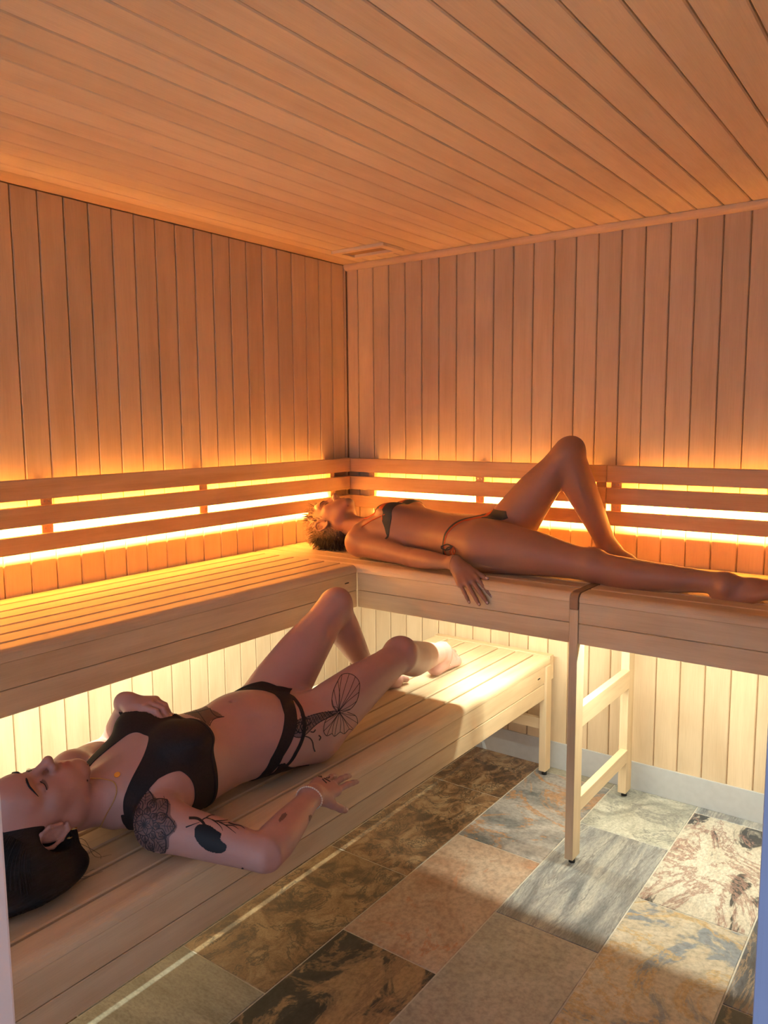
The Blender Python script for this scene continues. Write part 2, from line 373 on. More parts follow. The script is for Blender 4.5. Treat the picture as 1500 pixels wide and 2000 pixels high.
for yy in (-.108, -2.3):
    box_obj('leg', (WL - .031 if yy < -1 else WL - .022, yy, .02), (WL - .024 if yy < -1 else WL + .008, yy + .048, LT - PT - .002 if yy > -1 else .46), W_BENCH, lb)
    box_obj('leg', (.535, yy, .02), (.567, yy + .045, LT - PT - .002), W_BENCH, lb)
box_obj('stretcher', (.567, -.098, .195), (WL - .022, -.075, .240), W_BENCH, lb)
foot(lb, WL - .007, -.084); foot(lb, .551, -.084); foot(lb, WL - .0275, -2.276); foot(lb, .551, -2.276)
for yy in (-.6, -1.3, -2.0): box_obj('bearer', (.54, yy - .02, LT - PT - .05), (WL - .03, yy + .02, LT - PT - .001), W_BENCH, lb)
box_obj('maker_mark', (WL - .0005, -.175, .428), (WL + .0004, -.155, .433), M_RUB, lb, 0)

# ------------------------------------------------------------------ backrests and LED strips
zs = [(1.222, 1.2865), (1.139, 1.2015), (1.056, 1.1115)]
DB = .063; ST = .022
def backrest(a, b, wallax, label, brackets, end=None):
    """a..b along the wall"""
    mid = (a + b)/2
    e = empty('backrest', (0, mid, 0) if wallax == 'y' else (mid, 0, 0)); tag(e, label, 'backrest', 'slatted backrests')
    for (z0, z1) in zs:
        c = (DB, mid, (z0 + z1)/2) if wallax == 'y' else (mid, -DB, (z0 + z1)/2)
        m = frame(c, Y, Z, X) if wallax == 'y' else frame(c, X, Z, -Y)
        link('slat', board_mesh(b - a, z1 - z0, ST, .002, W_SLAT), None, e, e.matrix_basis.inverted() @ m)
    if wallax == 'y': box_obj('added_light_baffle', (.016, a + .002, 1.057), (DB - ST - .0003, (end if end else b) - .02, 1.0635), W_SLAT, e, .0008)  # added hidden strip, cuts the LED light falling on the wall below
    else: box_obj('added_light_baffle', ((end if end else a) + .02, -(DB - ST - .0003), 1.057), (b - .002, -.016, 1.0635), W_SLAT, e, .0008)
    if end is not None:        # block that closes the light cavity before the corner
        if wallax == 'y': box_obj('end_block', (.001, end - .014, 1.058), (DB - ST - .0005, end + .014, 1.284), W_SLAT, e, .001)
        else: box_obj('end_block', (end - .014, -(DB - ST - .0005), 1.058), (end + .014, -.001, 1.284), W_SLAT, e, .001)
    for p in brackets:
        def bb(nm, d0, d1, z0, z1):
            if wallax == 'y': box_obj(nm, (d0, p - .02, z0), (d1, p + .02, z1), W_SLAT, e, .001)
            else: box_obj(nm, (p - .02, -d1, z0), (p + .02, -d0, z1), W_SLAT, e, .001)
        bb('bracket', .0355, DB - ST - .0005, 1.064, 1.275)
        bb('standoff', .001, .0355, 1.235, 1.27); bb('standoff', .001, .0355, 1.135, 1.165)
        for z_ in (1.212, 1.1255):
            for s in (-.008, .008):
                lo = (DB - ST - .002, p + s - .0025, z_ - .0025) if wallax == 'y' else (p + s - .0025, -(DB - ST + .0006), z_ - .0025)
                hi = (DB - ST + .0006, p + s + .0025, z_ + .0025) if wallax == 'y' else (p + s + .0025, -(DB - ST - .002), z_ + .0025)
                q = box_obj('screw', lo, hi, M_STEEL, e, 0)
    return e
backrest(FY + .004, -DB - .0015, 'y', 'three-slat wooden backrest glowing along the left wall', (-.95, -1.60, -2.35), -.172)
backrest(.004, 1.312, 'x', 'three-slat wooden backrest on the back wall behind the lying woman', (.75, 1.285), .172)
backrest(1.314, RX - .004, 'x', 'three-slat wooden backrest on the back wall, right of the seam', (1.345, 2.2))
def led(name, a, b, nrm, width, power, col, label, group):
    """an LED strip: thin profile with its own area light; a-b is its length, nrm the direction it shines in"""
    a = Vector(a); b = Vector(b); nrm = Vector(nrm).normalized(); ax = (b - a).normalized(); L = (b - a).length
    side = nrm.cross(ax)
    bm = bmesh.new(); bmesh.ops.create_cube(bm, size=1)
    for v in bm.verts: v.co = Vector((v.co.x*L, v.co.y*(width + .004), v.co.z*.004))
    me = bpy.data.meshes.new(name); bm.to_mesh(me); bm.free()
    e = link(name, me, M_ALU, None, frame((a + b)/2 - nrm*.003, ax, side, ax.cross(side)))
    tag(e, label, 'led strip', group)
    ld = bpy.data.lights.new('led_glow', 'AREA'); ld.shape = 'RECTANGLE'; ld.size = L; ld.size_y = width; ld.energy = power; ld.color = col
    lo = bpy.data.objects.new('led_glow', ld); COL.objects.link(lo); lo.parent = e
    lo.matrix_local = e.matrix_basis.inverted() @ frame((a + b)/2, ax, -nrm.cross(ax) if False else (-nrm).cross(ax), -nrm)
    return e
AMB = (1.0, .53, .12); WARM = (.95, 1.0, .80)
KB, KU = 41.0, 5.6
led('led_strip', (.029, FY + .05, 1.095), (.029, -.200, 1.095), (-1, 0, -.05), .012, KB*2.3, AMB, 'amber light strip behind the left-hand backrest', 'backrest light strips')
led('led_strip', (.200, -.029, 1.095), (1.26, -.029, 1.095), (0, 1, -.05), .012, KB*1.08, AMB, 'amber light strip behind the back-wall backrest near the corner', 'backrest light strips')
led('led_strip', (1.37, -.029, 1.095), (RX - .05, -.029, 1.095), (0, 1, -.05), .012, KB*1.08, AMB, 'amber light strip behind the back-wall backrest at right', 'backrest light strips')
led('led_strip', (.485, FY + .06, .876), (.485, -W2 - .06, .876), (-.35, 0, -1), .005, KU*1.95, WARM, 'warm white light strip under the left upper bench', 'bench light strips')
led('led_strip', (.62, -.585, .876), (SX0 - .03, -.585, .876), (0, .35, -1), .012, KU*.8, WARM, 'warm white light strip under the corner bench', 'bench light strips')
led('led_strip', (SX1 + .03, -.585, .876), (RX - .08, -.585, .876), (0, .35, -1), .012, KU*1.0, WARM, 'warm white light strip under the right-hand bench', 'bench light strips')
# PEOPLE
# ------------------------------------------------------------------ implicit-surface body builder
def V(*a): return np.array(a, dtype=np.float64)
def unit(v): v = np.asarray(v, float); return v/np.linalg.norm(v)
def smin(a, b, k):
    h = np.maximum(k - np.abs(a - b), 0)/k
    return np.minimum(a, b) - h*h*k*.25
class RC:      # tapered capsule
    def __init__(s, a, b, ra, rb, k=.01, sub=False):
        s.a = np.asarray(a, float); s.b = np.asarray(b, float); s.ra, s.rb, s.k, s.sub = ra, rb, k, sub
        s.c = (s.a + s.b)/2; s.R = np.linalg.norm(s.b - s.a)/2 + max(ra, rb)
    def d(s, P):
        ab = s.b - s.a; v = P - s.a; t = np.clip(v @ ab/max(ab @ ab, 1e-9), 0, 1)
        return np.linalg.norm(v - t[:, None]*ab, axis=1) - (s.ra + (s.rb - s.ra)*t)
class EL:      # ellipsoid with axes
    def __init__(s, c, r, axes=None, k=.01, sub=False):
        s.c = np.asarray(c, float); s.r = np.asarray(r, float); s.A = np.eye(3) if axes is None else np.array(axes, float); s.k, s.sub = k, sub
        s.R = max(r)
    def d(s, P):
        q = (P - s.c) @ s.A.T; k0 = np.linalg.norm(q/s.r, axis=1); k1 = np.linalg.norm(q/(s.r**2), axis=1)
        return k0*(k0 - 1)/np.maximum(k1, 1e-6)
class LOFT:    # body segment: stations (t, half width, front depth, back depth, side offset, front offset)
    def __init__(s, a, b, front, st, k=.02, n=2.2, cap0=.03, cap1=.03, sub=False):
        s.a = np.asarray(a, float); s.b = np.asarray(b, float); s.L = np.linalg.norm(s.b - s.a); s.ax = (s.b - s.a)/s.L
        f = np.asarray(front, float); f = f - (f @ s.ax)*s.ax; s.F = unit(f); s.S = np.cross(s.F, s.ax)
        st = np.array(st, float); tt = np.linspace(0, 1, 200); s.tt = tt
        cols = []
        for j in range(1, 6):
            cols.append(np.interp(tt, st[:, 0], st[:, j]))
        s.T = np.array(cols)
        ker = np.hanning(25); ker /= ker.sum()
        for j in range(5):
            p = np.pad(s.T[j], 12, mode='edge'); s.T[j] = np.convolve(p, ker, mode='valid')
        s.n, s.k, s.sub, s.c0, s.c1 = n, k, sub, cap0, cap1
        s.c = (s.a + s.b)/2; s.R = s.L/2 + st[:, 1:4].max() + max(cap0, cap1)
    def d(s, P):
        v = P - s.a; t = v @ s.ax/s.L; tc = np.clip(t, 0, 1)
        w, ff, fb, ox, oy = [np.interp(tc, s.tt, r) for r in s.T]
        x = v @ s.S - ox; y = v @ s.F - oy; ry = np.where(y > 0, ff, fb)
        ov = (t - tc)*s.L; cap = np.where(ov < 0, s.c0, s.c1)
        q2 = (np.abs(x/w)**s.n + np.abs(y/ry)**s.n)**(2/s.n) + (ov/cap)**2
        q = np.sqrt(q2); p = np.sqrt(x*x + y*y + ov*ov)
        return (q - 1)*np.where(q > .05, p/np.maximum(q, 1e-6), np.minimum(w, ry))
def field(prims, P):
    D = np.full(len(P), .2)
    for pr in prims:
        m = np.linalg.norm(P - pr.c, axis=1) < pr.R + .06
        if not m.any(): continue
        d = pr.d(P[m])
        D[m] = -smin(-D[m], d, pr.k) if pr.sub else smin(D[m], d, pr.k)
    return D
def mesh_field(prims, h, disp=None, relax=2):
    lo = np.min([p.c - p.R for p in prims if not p.sub], 0) - .03; hi = np.max([p.c + p.R for p in prims if not p.sub], 0) + .03
    B = 8; bs = B*h
    nb = np.ceil((hi - lo)/bs).astype(int)
    gi = np.stack(np.meshgrid(*[np.arange(n) for n in nb], indexing='ij'), -1).reshape(-1, 3)
    cen = lo + (gi + .5)*bs
    D = np.full(len(cen), .2)
    keep = np.zeros(len(cen), bool)
    D = field(prims, cen)
    keep = np.abs(D) < bs*1.25 + .008
    gi = gi[keep]; cen = cen[keep]
    off = np.stack(np.meshgrid(*[np.arange(B + 1)]*3, indexing='ij'), -1).reshape(-1, 3)
    S = np.full((len(gi), (B + 1)**3), .2, np.float32)
    rad = bs*.87
    base = lo + gi*bs
    for pr in prims:
        m = np.where(np.linalg.norm(cen - pr.c, axis=1) < pr.R + rad + max(pr.k, .004))[0]
        if not len(m): continue
        if len(m)*729 > 4e6: chunks = np.array_split(m, int(len(m)*729//4e6) + 1)
        else: chunks = [m]
        for mm in chunks:
            P = (base[mm][:, None, :] + off[None]*h).reshape(-1, 3)
            d = pr.d(P).reshape(len(mm), -1)
            S[mm] = -smin(-S[mm], d, pr.k) if pr.sub else smin(S[mm], d, pr.k)
    if disp is not None:
        P = (base[:, None, :] + off[None]*h).reshape(-1, 3); S = S + disp(P).reshape(S.shape)
    G = S.reshape(-1, B + 1, B + 1, B + 1)
    neg = G < 0
    # cells
    c8 = [neg[:, i:i + B, j:j + B, k:k + B] for i in (0, 1) for j in (0, 1) for k in (0, 1)]
    cnt = sum(c.astype(np.int8) for c in c8)
    act = (cnt > 0) & (cnt < 8)
    bi, ci, cj, ck = np.nonzero(act)
    gc = gi[bi]*B + np.stack([ci, cj, ck], 1)
    dims = nb*B + 2
    key = (gc[:, 0]*dims[1] + gc[:, 1])*dims[2] + gc[:, 2]
    acc = np.zeros((len(bi), 3)); num = np.zeros(len(bi))
    cor = [(i, j, k) for i in (0, 1) for j in (0, 1) for k in (0, 1)]
    vals = [G[bi, ci + i, cj + j, ck + k].astype(float) for (i, j, k) in cor]
    for p in range(8):
        for q in range(p + 1, 8):
            if sum(abs(cor[p][a] - cor[q][a]) for a in range(3)) != 1: continue
            va, vb = vals[p], vals[q]; x = (va < 0) != (vb < 0)
            t = np.where(x, va/np.where(np.abs(va - vb) < 1e-12, 1, va - vb), 0)
            pt = np.array(cor[p])[None] + t[:, None]*(np.array(cor[q]) - np.array(cor[p]))[None]
            acc += pt*x[:, None]; num += x
    verts = lo + (gc + acc/np.maximum(num, 1)[:, None])*h
    order = np.argsort(key); skey = key[order]
    def look(g):
        kk = (g[:, 0]*dims[1] + g[:, 1])*dims[2] + g[:, 2]
        p = np.clip(np.searchsorted(skey, kk), 0, len(skey) - 1)
        return np.where(skey[p] == kk, order[p], -1)
    quads = []
    for a in range(3):
        sl0 = [slice(0, B)]*3; sl1 = [slice(0, B)]*3; sl1[a] = slice(1, B + 1)
        n0 = neg[(slice(None), *sl0)]; n1 = neg[(slice(None), *sl1)]
        e = np.nonzero(n0 != n1); g = gi[e[0]]*B + np.stack(e[1:], 1)
        flip = n0[e]
        u, w_ = [(1, 2), (2, 0), (0, 1)][a]
        du = np.zeros(3, int); du[u] = 1; dw = np.zeros(3, int); dw[w_] = 1
        q = np.stack([look(g - du - dw), look(g - dw), look(g), look(g - du)], 1)
        q[~flip] = q[~flip][:, ::-1]
        quads.append(q[(q >= 0).all(1)])
    quads = np.concatenate(quads)
    for _ in range(relax):          # light smoothing of the lattice
        s_ = np.zeros_like(verts); c_ = np.zeros(len(verts))
        for i in range(4):
            np.add.at(s_, quads[:, i], verts[quads[:, (i + 1) % 4]] + verts[quads[:, (i + 3) % 4]]); np.add.at(c_, quads[:, i], 2)
        verts = verts*.5 + .5*s_/np.maximum(c_, 1)[:, None]
    return verts, quads
def to_mesh(name, verts, faces, mat, smooth=True):
    me = bpy.data.meshes.new(name); faces = np.asarray(faces); k = faces.shape[1]
    me.vertices.add(len(verts)); me.vertices.foreach_set('co', np.asarray(verts, np.float32).ravel())
    me.loops.add(faces.size); me.loops.foreach_set('vertex_index', faces.astype(np.int32).ravel())
    me.polygons.add(len(faces)); me.polygons.foreach_set('loop_start', np.arange(len(faces), dtype=np.int32)*k)
    try: me.polygons.foreach_set('loop_total', np.full(len(faces), k, np.int32))
    except Exception: pass
    if smooth: me.polygons.foreach_set('use_smooth', np.ones(len(faces), bool))
    me.update(); me.validate()
    if mat: me.materials.append(mat)
    return me
def vnormals(v, f):
    n = np.cross(v[f[:, 2]] - v[f[:, 0]], v[f[:, -1]] - v[f[:, 1]] if f.shape[1] == 4 else v[f[:, 1]] - v[f[:, 0]])
    if f.shape[1] == 3: n = -n
    N_ = np.zeros_like(v)
    for i in range(f.shape[1]): np.add.at(N_, f[:, i], n)
    return N_/np.maximum(np.linalg.norm(N_, axis=1), 1e-12)[:, None]
def color_attr(me, name, cols):
    at = me.color_attributes.new(name, 'FLOAT_COLOR', 'POINT')
    c = np.ones((len(me.vertices), 4), np.float32); c[:, :3] = cols
    at.data.foreach_set('color', c.ravel())
def clip_cloth(v, q, nrm, s, off):
    """garment: the part of the body surface with s<0, lifted by off, with a closed rim"""
    tri = np.concatenate([q[:, [0, 1, 2]], q[:, [0, 2, 3]]])
    tri = tri[(s[tri] < 0).any(1)]
    vs = []; fs = []; cache = {}; src = []
    def vert(i):
        if i in cache: return cache[i]
        cache[i] = len(vs); vs.append((v[i], nrm[i])); return cache[i]
    def cut(i, j):
        k = (min(i, j), max(i, j))
        if k in cache: return cache[k]
        t = s[i]/(s[i] - s[j]); cache[k] = len(vs); vs.append((v[i] + t*(v[j] - v[i]), nrm[i] + t*(nrm[j] - nrm[i]))); return cache[k]
    neg = s < 0
    for a, b, c in tri.tolist():
        poly = []
        for i, j in ((a, b), (b, c), (c, a)):
            if neg[i]: poly.append(vert(i))
            if neg[i] != neg[j]: poly.append(cut(i, j))
        if len(poly) == 3: fs.append(poly)
        elif len(poly) == 4: fs.append([poly[0], poly[1], poly[2]]); fs.append([poly[0], poly[2], poly[3]])
    if not fs: return None
    p = np.array([x[0] for x in vs]); n = np.array([x[1] for x in vs]); n /= np.linalg.norm(n, axis=1)[:, None]
    fs = np.array(fs)
    e = np.concatenate([fs[:, [0, 1]], fs[:, [1, 2]], fs[:, [2, 0]]]); K = np.sort(e, 1); kk = K[:, 0]*len(p) + K[:, 1]
    uq, inv, cn = np.unique(kk, return_inverse=True, return_counts=True)
    bd = e[cn[inv] == 1]
    top = p + n*off
    bi = np.unique(bd); mp = {int(b): len(top) + i for i, b in enumerate(bi)}
    low = p[bi] - n[bi]*.001
    rim = []
    for a, b in bd.tolist(): rim += [[b, a, mp[a]], [b, mp[a], mp[b]]]
    return np.concatenate([top, low]), np.concatenate([fs, np.array(rim)]) if rim else fs
def tube(pts, r, n=8, closed=False):
    pts = np.asarray(pts, float); m = len(pts); r = np.broadcast_to(np.asarray(r, float), (m,))
    vs = []; fs = []
    up = V(.3, .2, .93)
    for i in range(m):
        a = pts[(i - 1) % m] if (closed or i > 0) else pts[i]; b = pts[(i + 1) % m] if (closed or i < m - 1) else pts[i]
        t = unit(b - a + 1e-12); x = np.cross(t, up); x = unit(x) if np.linalg.norm(x) > 1e-5 else unit(np.cross(t, V(1, 0, 0))); y = np.cross(t, x)
        for j in range(n):
            an = 2*math.pi*j/n; vs.append(pts[i] + r[i]*(math.cos(an)*x + math.sin(an)*y))
    for i in range(m if closed else m - 1):
        for j in range(n):
            k = (i + 1) % m
            fs.append((i*n + j, i*n + (j + 1) % n, k*n + (j + 1) % n, k*n + j))
    return np.array(vs), np.array(fs)
def merge(parts):
    vs = []; fs = []; o = 0
    for v, f in parts: vs.append(v); fs.append(np.asarray(f) + o); o += len(v)
    return np.concatenate(vs), np.concatenate(fs)
def spline(pts, n=30):
    pts = np.asarray(pts, float); m = len(pts); out = []
    P_ = np.concatenate([[2*pts[0] - pts[1]], pts, [2*pts[-1] - pts[-2]]])
    for t in np.linspace(0, m - 1 - 1e-9, n):
        i = int(t); f = t - i; a, b, c, d = P_[i:i + 4]
        out.append(.5*((2*b) + (-a + c)*f + (2*a - 5*b + 4*c - d)*f*f + (-a + 3*b - 3*c + d)*f**3))
    return np.array(out)

# ------------------------------------------------------------------ anatomy
class Fr:
    def __init__(s, o, R, F, U): s.o = np.asarray(o, float); s.R = unit(R); s.F = unit(F); s.U = unit(U); s.s = 1.0
    def __call__(s, r, f, u): return s.o + (r*s.R + f*s.F + u*s.U)*s.s
    def loc(s, P): d = (np.asarray(P) - s.o)/s.s; return d @ s.R, d @ s.F, d @ s.U
    def ax(s): return [s.R, s.F, s.U]
def head(H, jaw=1.0):
    A = H.ax(); p = []; z = H.s
    def EL(c, r, ax, k, sub=False): return globals()['EL'](c, [x*z for x in r], ax, k*z, sub)
    def RC(a, b, ra, rb, k, sub=False): return globals()['RC'](a, b, ra*z, rb*z, k*z, sub)
    p.append(EL(H(0, -.014, .030), (.073, .092, .082), A, .02))
    p.append(EL(H(0, .022, -.020), (.061, .066, .080), A, .03))
    for s in (-1, 1):
        p.append(RC(H(s*.050*jaw, .000, -.058), H(s*.016, .068, -.098), .014, .013, .03))
        p.append(EL(H(s*.043, .052, -.022), (.021, .022, .018), A, .03))
        p.append(RC(H(s*.046, .064, .024), H(s*.014, .081, .020), .010, .010, .02))
        p.append(EL(H(s*.024, .062, -.060), (.026, .022, .026), A, .03))
    p.append(EL(H(0, .074, -.098), (.019, .016, .015), A, .02))
    p.append(EL(H(0, .070, .045), (.045, .022, .035), A, .03))
    for s in (-1, 1):
        p.append(EL(H(s*.031, .094, .001), (.018, .014, .011), A, .012, True))
        p.append(EL(H(s*.031, .0715, -.001), (.0155, .0135, .0125), A, .003))      # closed lids
        p.append(RC(H(s*.047, .0735, -.004), H(s*.018, .083, -.004), .0012, .0012, .002, True))
    p.append(RC(H(0, .083, .014), H(0, .111, -.030), .0075, .0088, .010))
    p.append(EL(H(0, .112, -.032), (.0105, .0105, .009), A, .008))
    for s in (-1, 1):
        p.append(EL(H(s*.0120, .099, -.036), (.008, .0115, .008), A, .006))
        p.append(EL(H(s*.006, .099, -.0425), (.0035, .006, .003), A, .002, True))
    p.append(EL(H(0, .078, -.064), (.026, .014, .018), A, .02))
    for s in (-1, 1):
        p.append(RC(H(s*.022, .080, -.066), H(s*.004, .0925, -.0605), .0038, .0062, .004))
        p.append(RC(H(s*.021, .080, -.068), H(0, .0905, -.0735), .004, .0072, .004))
    p.append(RC(H(-.014, .0925, -.0672), H(0, .0998, -.0668), .0006, .0011, .0025, True)); p.append(RC(H(.014, .0925, -.0672), H(0, .0998, -.0668), .0006, .0011, .0025, True))
    for s in (-1, 1):                              # ears
        p.append(EL(H(s*.075, -.006, -.008), (.0075, .017, .029), A, .006))
        ring = [(.078, .012, -.022), (.080, .016, .004), (.083, .008, .022), (.087, -.008, .028), (.089, -.022, .018), (.088, -.025, 0), (.084, -.018, -.020), (.080, -.004, -.036), (.077, .008, -.034)]
        for a, b in zip(ring[:-1], ring[1:]): p.append(RC(H(s*a[0], a[1], a[2]), H(s*b[0], b[1], b[2]), .0042, .0042, .004))
        p.append(EL(H(s*.085, .0, -.004), (.006, .010, .014), A, .004, True))
    return p
FING = [('index', 1.5, .088, (.042, .025, .021), .0088), ('middle', .5, .091, (.046, .029, .022), .009), ('ring', -.5, .086, (.043, .027, .021), .0085), ('pinky', -1.5, .078, (.034, .020, .018), .0075)]
def rotv(v, ax, deg):
    a = math.radians(deg); ax = unit(ax); return v*math.cos(a) + np.cross(ax, v)*math.sin(a) + ax*(ax @ v)*(1 - math.cos(a))
def hand(w, D, Nb, S, curls, spread=3, thumb=(35, 10, 15, 15), sc=1.0):
    """w wrist, D finger direction, Nb back-of-hand normal, S towards the thumb; curls: 4x(mcp,pip,dip)"""
    D = unit(D); Nb = unit(np.asarray(Nb, float) - (np.asarray(Nb) @ D)*D); S0 = np.cross(D, Nb); S = S0 if S0 @ np.asarray(S, float) > 0 else -S0
    p = []; nails = []
    p.append(RC(w - D*.01, w + D*.02, .024*sc, .021*sc, .02))
    for i, (nm, off, L, seg, r) in enumerate(FING):
        kn = w + D*L*sc + S*off*.0195*sc - Nb*(.003 if i in (0, 3) else 0)
        p.append(RC(w + D*.018*sc + S*off*.010*sc - Nb*.003, kn, .0125*sc, .0105*sc, .012))
        p.append(RC(w + D*.03*sc + S*off*.012*sc - Nb*.010, kn - Nb*.006, .011*sc, .0095*sc, .012))
        d = rotv(D, Nb, (off*spread)*(1 if np.cross(Nb, D) @ S > 0 else -1)); axb = np.cross(d, Nb)   # bend towards palm
        n_ = Nb; q = kn; rr = r*sc
        for j in range(3):
            d2 = rotv(d, axb, -curls[i][j]); n_ = rotv(n_, axb, -curls[i][j]); d = d2
            e = q + d*seg[j]*sc; r2 = rr*(.92 if j < 2 else .86)
            p.append(RC(q, e, rr, r2, .0035)); q = e; rr = r2
        nails.append((q - d*.002 + n_*rr*.82, d, n_, rr))
    b = w + D*.022*sc + S*.018*sc - Nb*.008
    d = unit(rotv(D, Nb, thumb[0]*(1 if np.cross(Nb, D) @ S > 0 else -1)) - Nb*math.tan(math.radians(thumb[1])))
    kn = b + d*.042*sc; p.append(RC(b, kn, .0155*sc, .0115*sc, .014))
    axb = unit(np.cross(d, Nb)); tw = unit(np.cross(d, S)); 
    bend = Nb
    d2 = rotv(d, bend, -thumb[2]*(1 if np.cross(Nb, D) @ S > 0 else -1)); e = kn + d2*.032*sc; p.append(RC(kn, e, .0108*sc, .0098*sc, .004))
    d3 = rotv(d2, bend, -thumb[3]*(1 if np.cross(Nb, D) @ S > 0 else -1)); g = e + d3*.024*sc; p.append(RC(e, g, .0098*sc, .0082*sc, .004))
    nn = unit(Nb + S*.6 - d3*((Nb + S*.6) @ d3)); nails.append((g - d3*.002 + nn*.0075*sc, d3, nn, .0095*sc))
    return p, nails
def foot_p(a, D, Up, Mv, sc=1.0, point=0):
    D = unit(D); Up = unit(np.asarray(Up, float) - (np.asarray(Up) @ D)*D); M_ = np.cross(D, Up); M_ = M_ if M_ @ np.asarray(Mv, float) > 0 else -M_
    X_ = lambda d, m, u: a + (D*d + M_*m + Up*u)*sc
    p = [RC(X_(.002, 0, .0), X_(-.014, 0, -.022), .032*sc, .033*sc, .02), EL(X_(-.036, 0, -.044), (.032*sc, .028*sc, .030*sc), [D, M_, Up], .02),
         RC(X_(.005, 0, -.008), X_(.075, .006, -.036), .034*sc, .027*sc, .03), RC(X_(.07, .008, -.036), X_(.128, .020, -.056), .027*sc, .0185*sc, .025),
         RC(X_(-.03, -.008, -.052), X_(.105, -.026, -.062), .020*sc, .0145*sc, .03), RC(X_(-.03, .006, -.05), X_(.128, .024, -.060), .018*sc, .017*sc, .03),
         EL(X_(.02, .032, -.002), (.012*sc, .010*sc, .013*sc), [D, M_, Up], .014), EL(X_(-.006, -.032, -.010), (.012*sc, .010*sc, .013*sc), [D, M_, Up], .014),
         RC(X_(.115, -.022, -.061), X_(.132, .02, -.060), .0145*sc, .017*sc, .02)]
    nails = []
    for i in range(5):
        m0 = .027 - i*.0135; l0 = .132 - i*.0075 - (.004 if i == 4 else 0); L = (.050, .044, .040, .035, .028)[i]; r = (.0125, .0088, .0085, .008, .0075)[i]
        q = X_(l0, m0, -.058); e = X_(l0 + L*.6, m0*1.08, -.055 - (0 if i == 0 else -.002)); g = X_(l0 + L, m0*1.1, -.061 if i == 0 else -.064)
        p += [RC(q, e, r*1.05*sc, r*sc, .006), RC(e, g, r*sc, r*.95*sc, .003)]
        dd = unit(g - e); nn = unit(Up - (Up @ dd)*dd); nails.append((g + nn*r*.75*sc, dd, nn, r*sc))
    return p, nails
def nail_mesh(n, mat, parent, name='nail'):
    c, d, nn, r = n; s = np.cross(d, nn)
    bm = bmesh.new(); bmesh.ops.create_uvsphere(bm, u_segments=10, v_segments=6, radius=1)
    for v_ in bm.verts:
        x, y, z = v_.co; v_.co = Vector(c + d*x*r*.75 + s*y*r*.62 + nn*(z*r*.22 - abs(y)*r*.10))
    for f in bm.faces: f.smooth = True
    me = bpy.data.meshes.new(name); bm.to_mesh(me); bm.free(); return link_p(name, me, mat, parent)
def link_p(name, me, mat, parent):
    """person parts are modelled in room coordinates; keep them there under the person's root"""
    return link(name, me, mat, parent, Matrix.Identity(4) if parent.parent else parent.matrix_basis.inverted())
def skin(name, col, red):
    m, nt, b = nmat(name); L = nt.links.new
    tc = N(nt, 'ShaderNodeTexCoord'); n = N(nt, 'ShaderNodeTexNoise'); n.inputs['Scale'].default_value = 9; n.inputs['Detail'].default_value = 5; L(tc.outputs['Object'], n.inputs['Vector'])
    r = ramp(nt, [(.35, red), (.65, col)]); L(n.outputs['Fac'], r.inputs[0])
    at = N(nt, 'ShaderNodeVertexColor', layer_name='tint')
    mx = N(nt, 'ShaderNodeMix', data_type='RGBA', blend_type='MULTIPLY'); mx.inputs[0].default_value = 1; L(r.outputs[0], mx.inputs[6]); L(at.outputs[0], mx.inputs[7])
    L(mx.outputs[2], b.inputs['Base Color']); b.inputs['Roughness'].default_value = .44; b.inputs['Specular IOR Level'].default_value = .4
    b.inputs['Subsurface Weight'].default_value = .12; b.inputs['Subsurface Radius'].default_value = (.9, .35, .2); b.inputs['Subsurface Scale'].default_value = .012
    n2 = N(nt, 'ShaderNodeTexNoise'); n2.inputs['Scale'].default_value = 420; n2.inputs['Detail'].default_value = 3; L(tc.outputs['Object'], n2.inputs['Vector'])
    bp = N(nt, 'ShaderNodeBump'); bp.inputs['Strength'].default_value = .08; bp.inputs['Distance'].default_value = .001; L(n2.outputs['Fac'], bp.inputs['Height']); L(bp.outputs[0], b.inputs['Normal'])
    return m
def limb_thigh(h, kn, front, sc=1.0, k=.035):
    return LOFT(h, kn, front, [(0, .088*sc, .088*sc, .092*sc, 0, 0), (.25, .084*sc, .085*sc, .085*sc, 0, .004), (.55, .071*sc, .072*sc, .070*sc, 0, .006), (.82, .056*sc, .054*sc, .055*sc, 0, .002), (1, .051*sc, .050*sc, .049*sc, 0, 0)], k, 2.05, .06, .045)
def limb_calf(kn, an, front, sc=1.0, k=.02):
    return LOFT(kn, an, front, [(0, .050*sc, .048*sc, .049*sc, 0, 0), (.12, .050*sc, .045*sc, .052*sc, 0, -.003), (.32, .053*sc, .044*sc, .060*sc, 0, -.006), (.6, .043*sc, .038*sc, .046*sc, 0, -.003), (.85, .032*sc, .031*sc, .034*sc, 0, 0), (1, .031*sc, .033*sc, .034*sc, 0, 0)], k, 2.05, .04, .03)
def limb_uarm(s, e, front, sc=1.0, k=.03):
    return LOFT(s, e, front, [(0, .047*sc, .047*sc, .047*sc, 0, 0), (.2, .047*sc, .046*sc, .048*sc, 0, 0), (.55, .041*sc, .043*sc, .043*sc, 0, 0), (.85, .036*sc, .036*sc, .037*sc, 0, 0), (1, .035*sc, .034*sc, .035*sc, 0, 0)], k, 2.05, .04, .03)
def limb_farm(e, w_, front, sc=1.0, k=.012):
    return LOFT(e, w_, front, [(0, .035*sc, .034*sc, .034*sc, 0, 0), (.2, .040*sc, .036*sc, .036*sc, 0, 0), (.5, .035*sc, .031*sc, .031*sc, 0, 0), (.85, .026*sc, .021*sc, .021*sc, 0, 0), (1, .026*sc, .019*sc, .019*sc, 0, 0)], k, 2.05, .02, .02)
HRES = .0026
SKIN_A = skin('skin_fair', (.51, .285, .245), (.47, .25, .215)); SKIN_B = skin('skin_tanned', (.37, .19, .125), (.335, .165, .11))
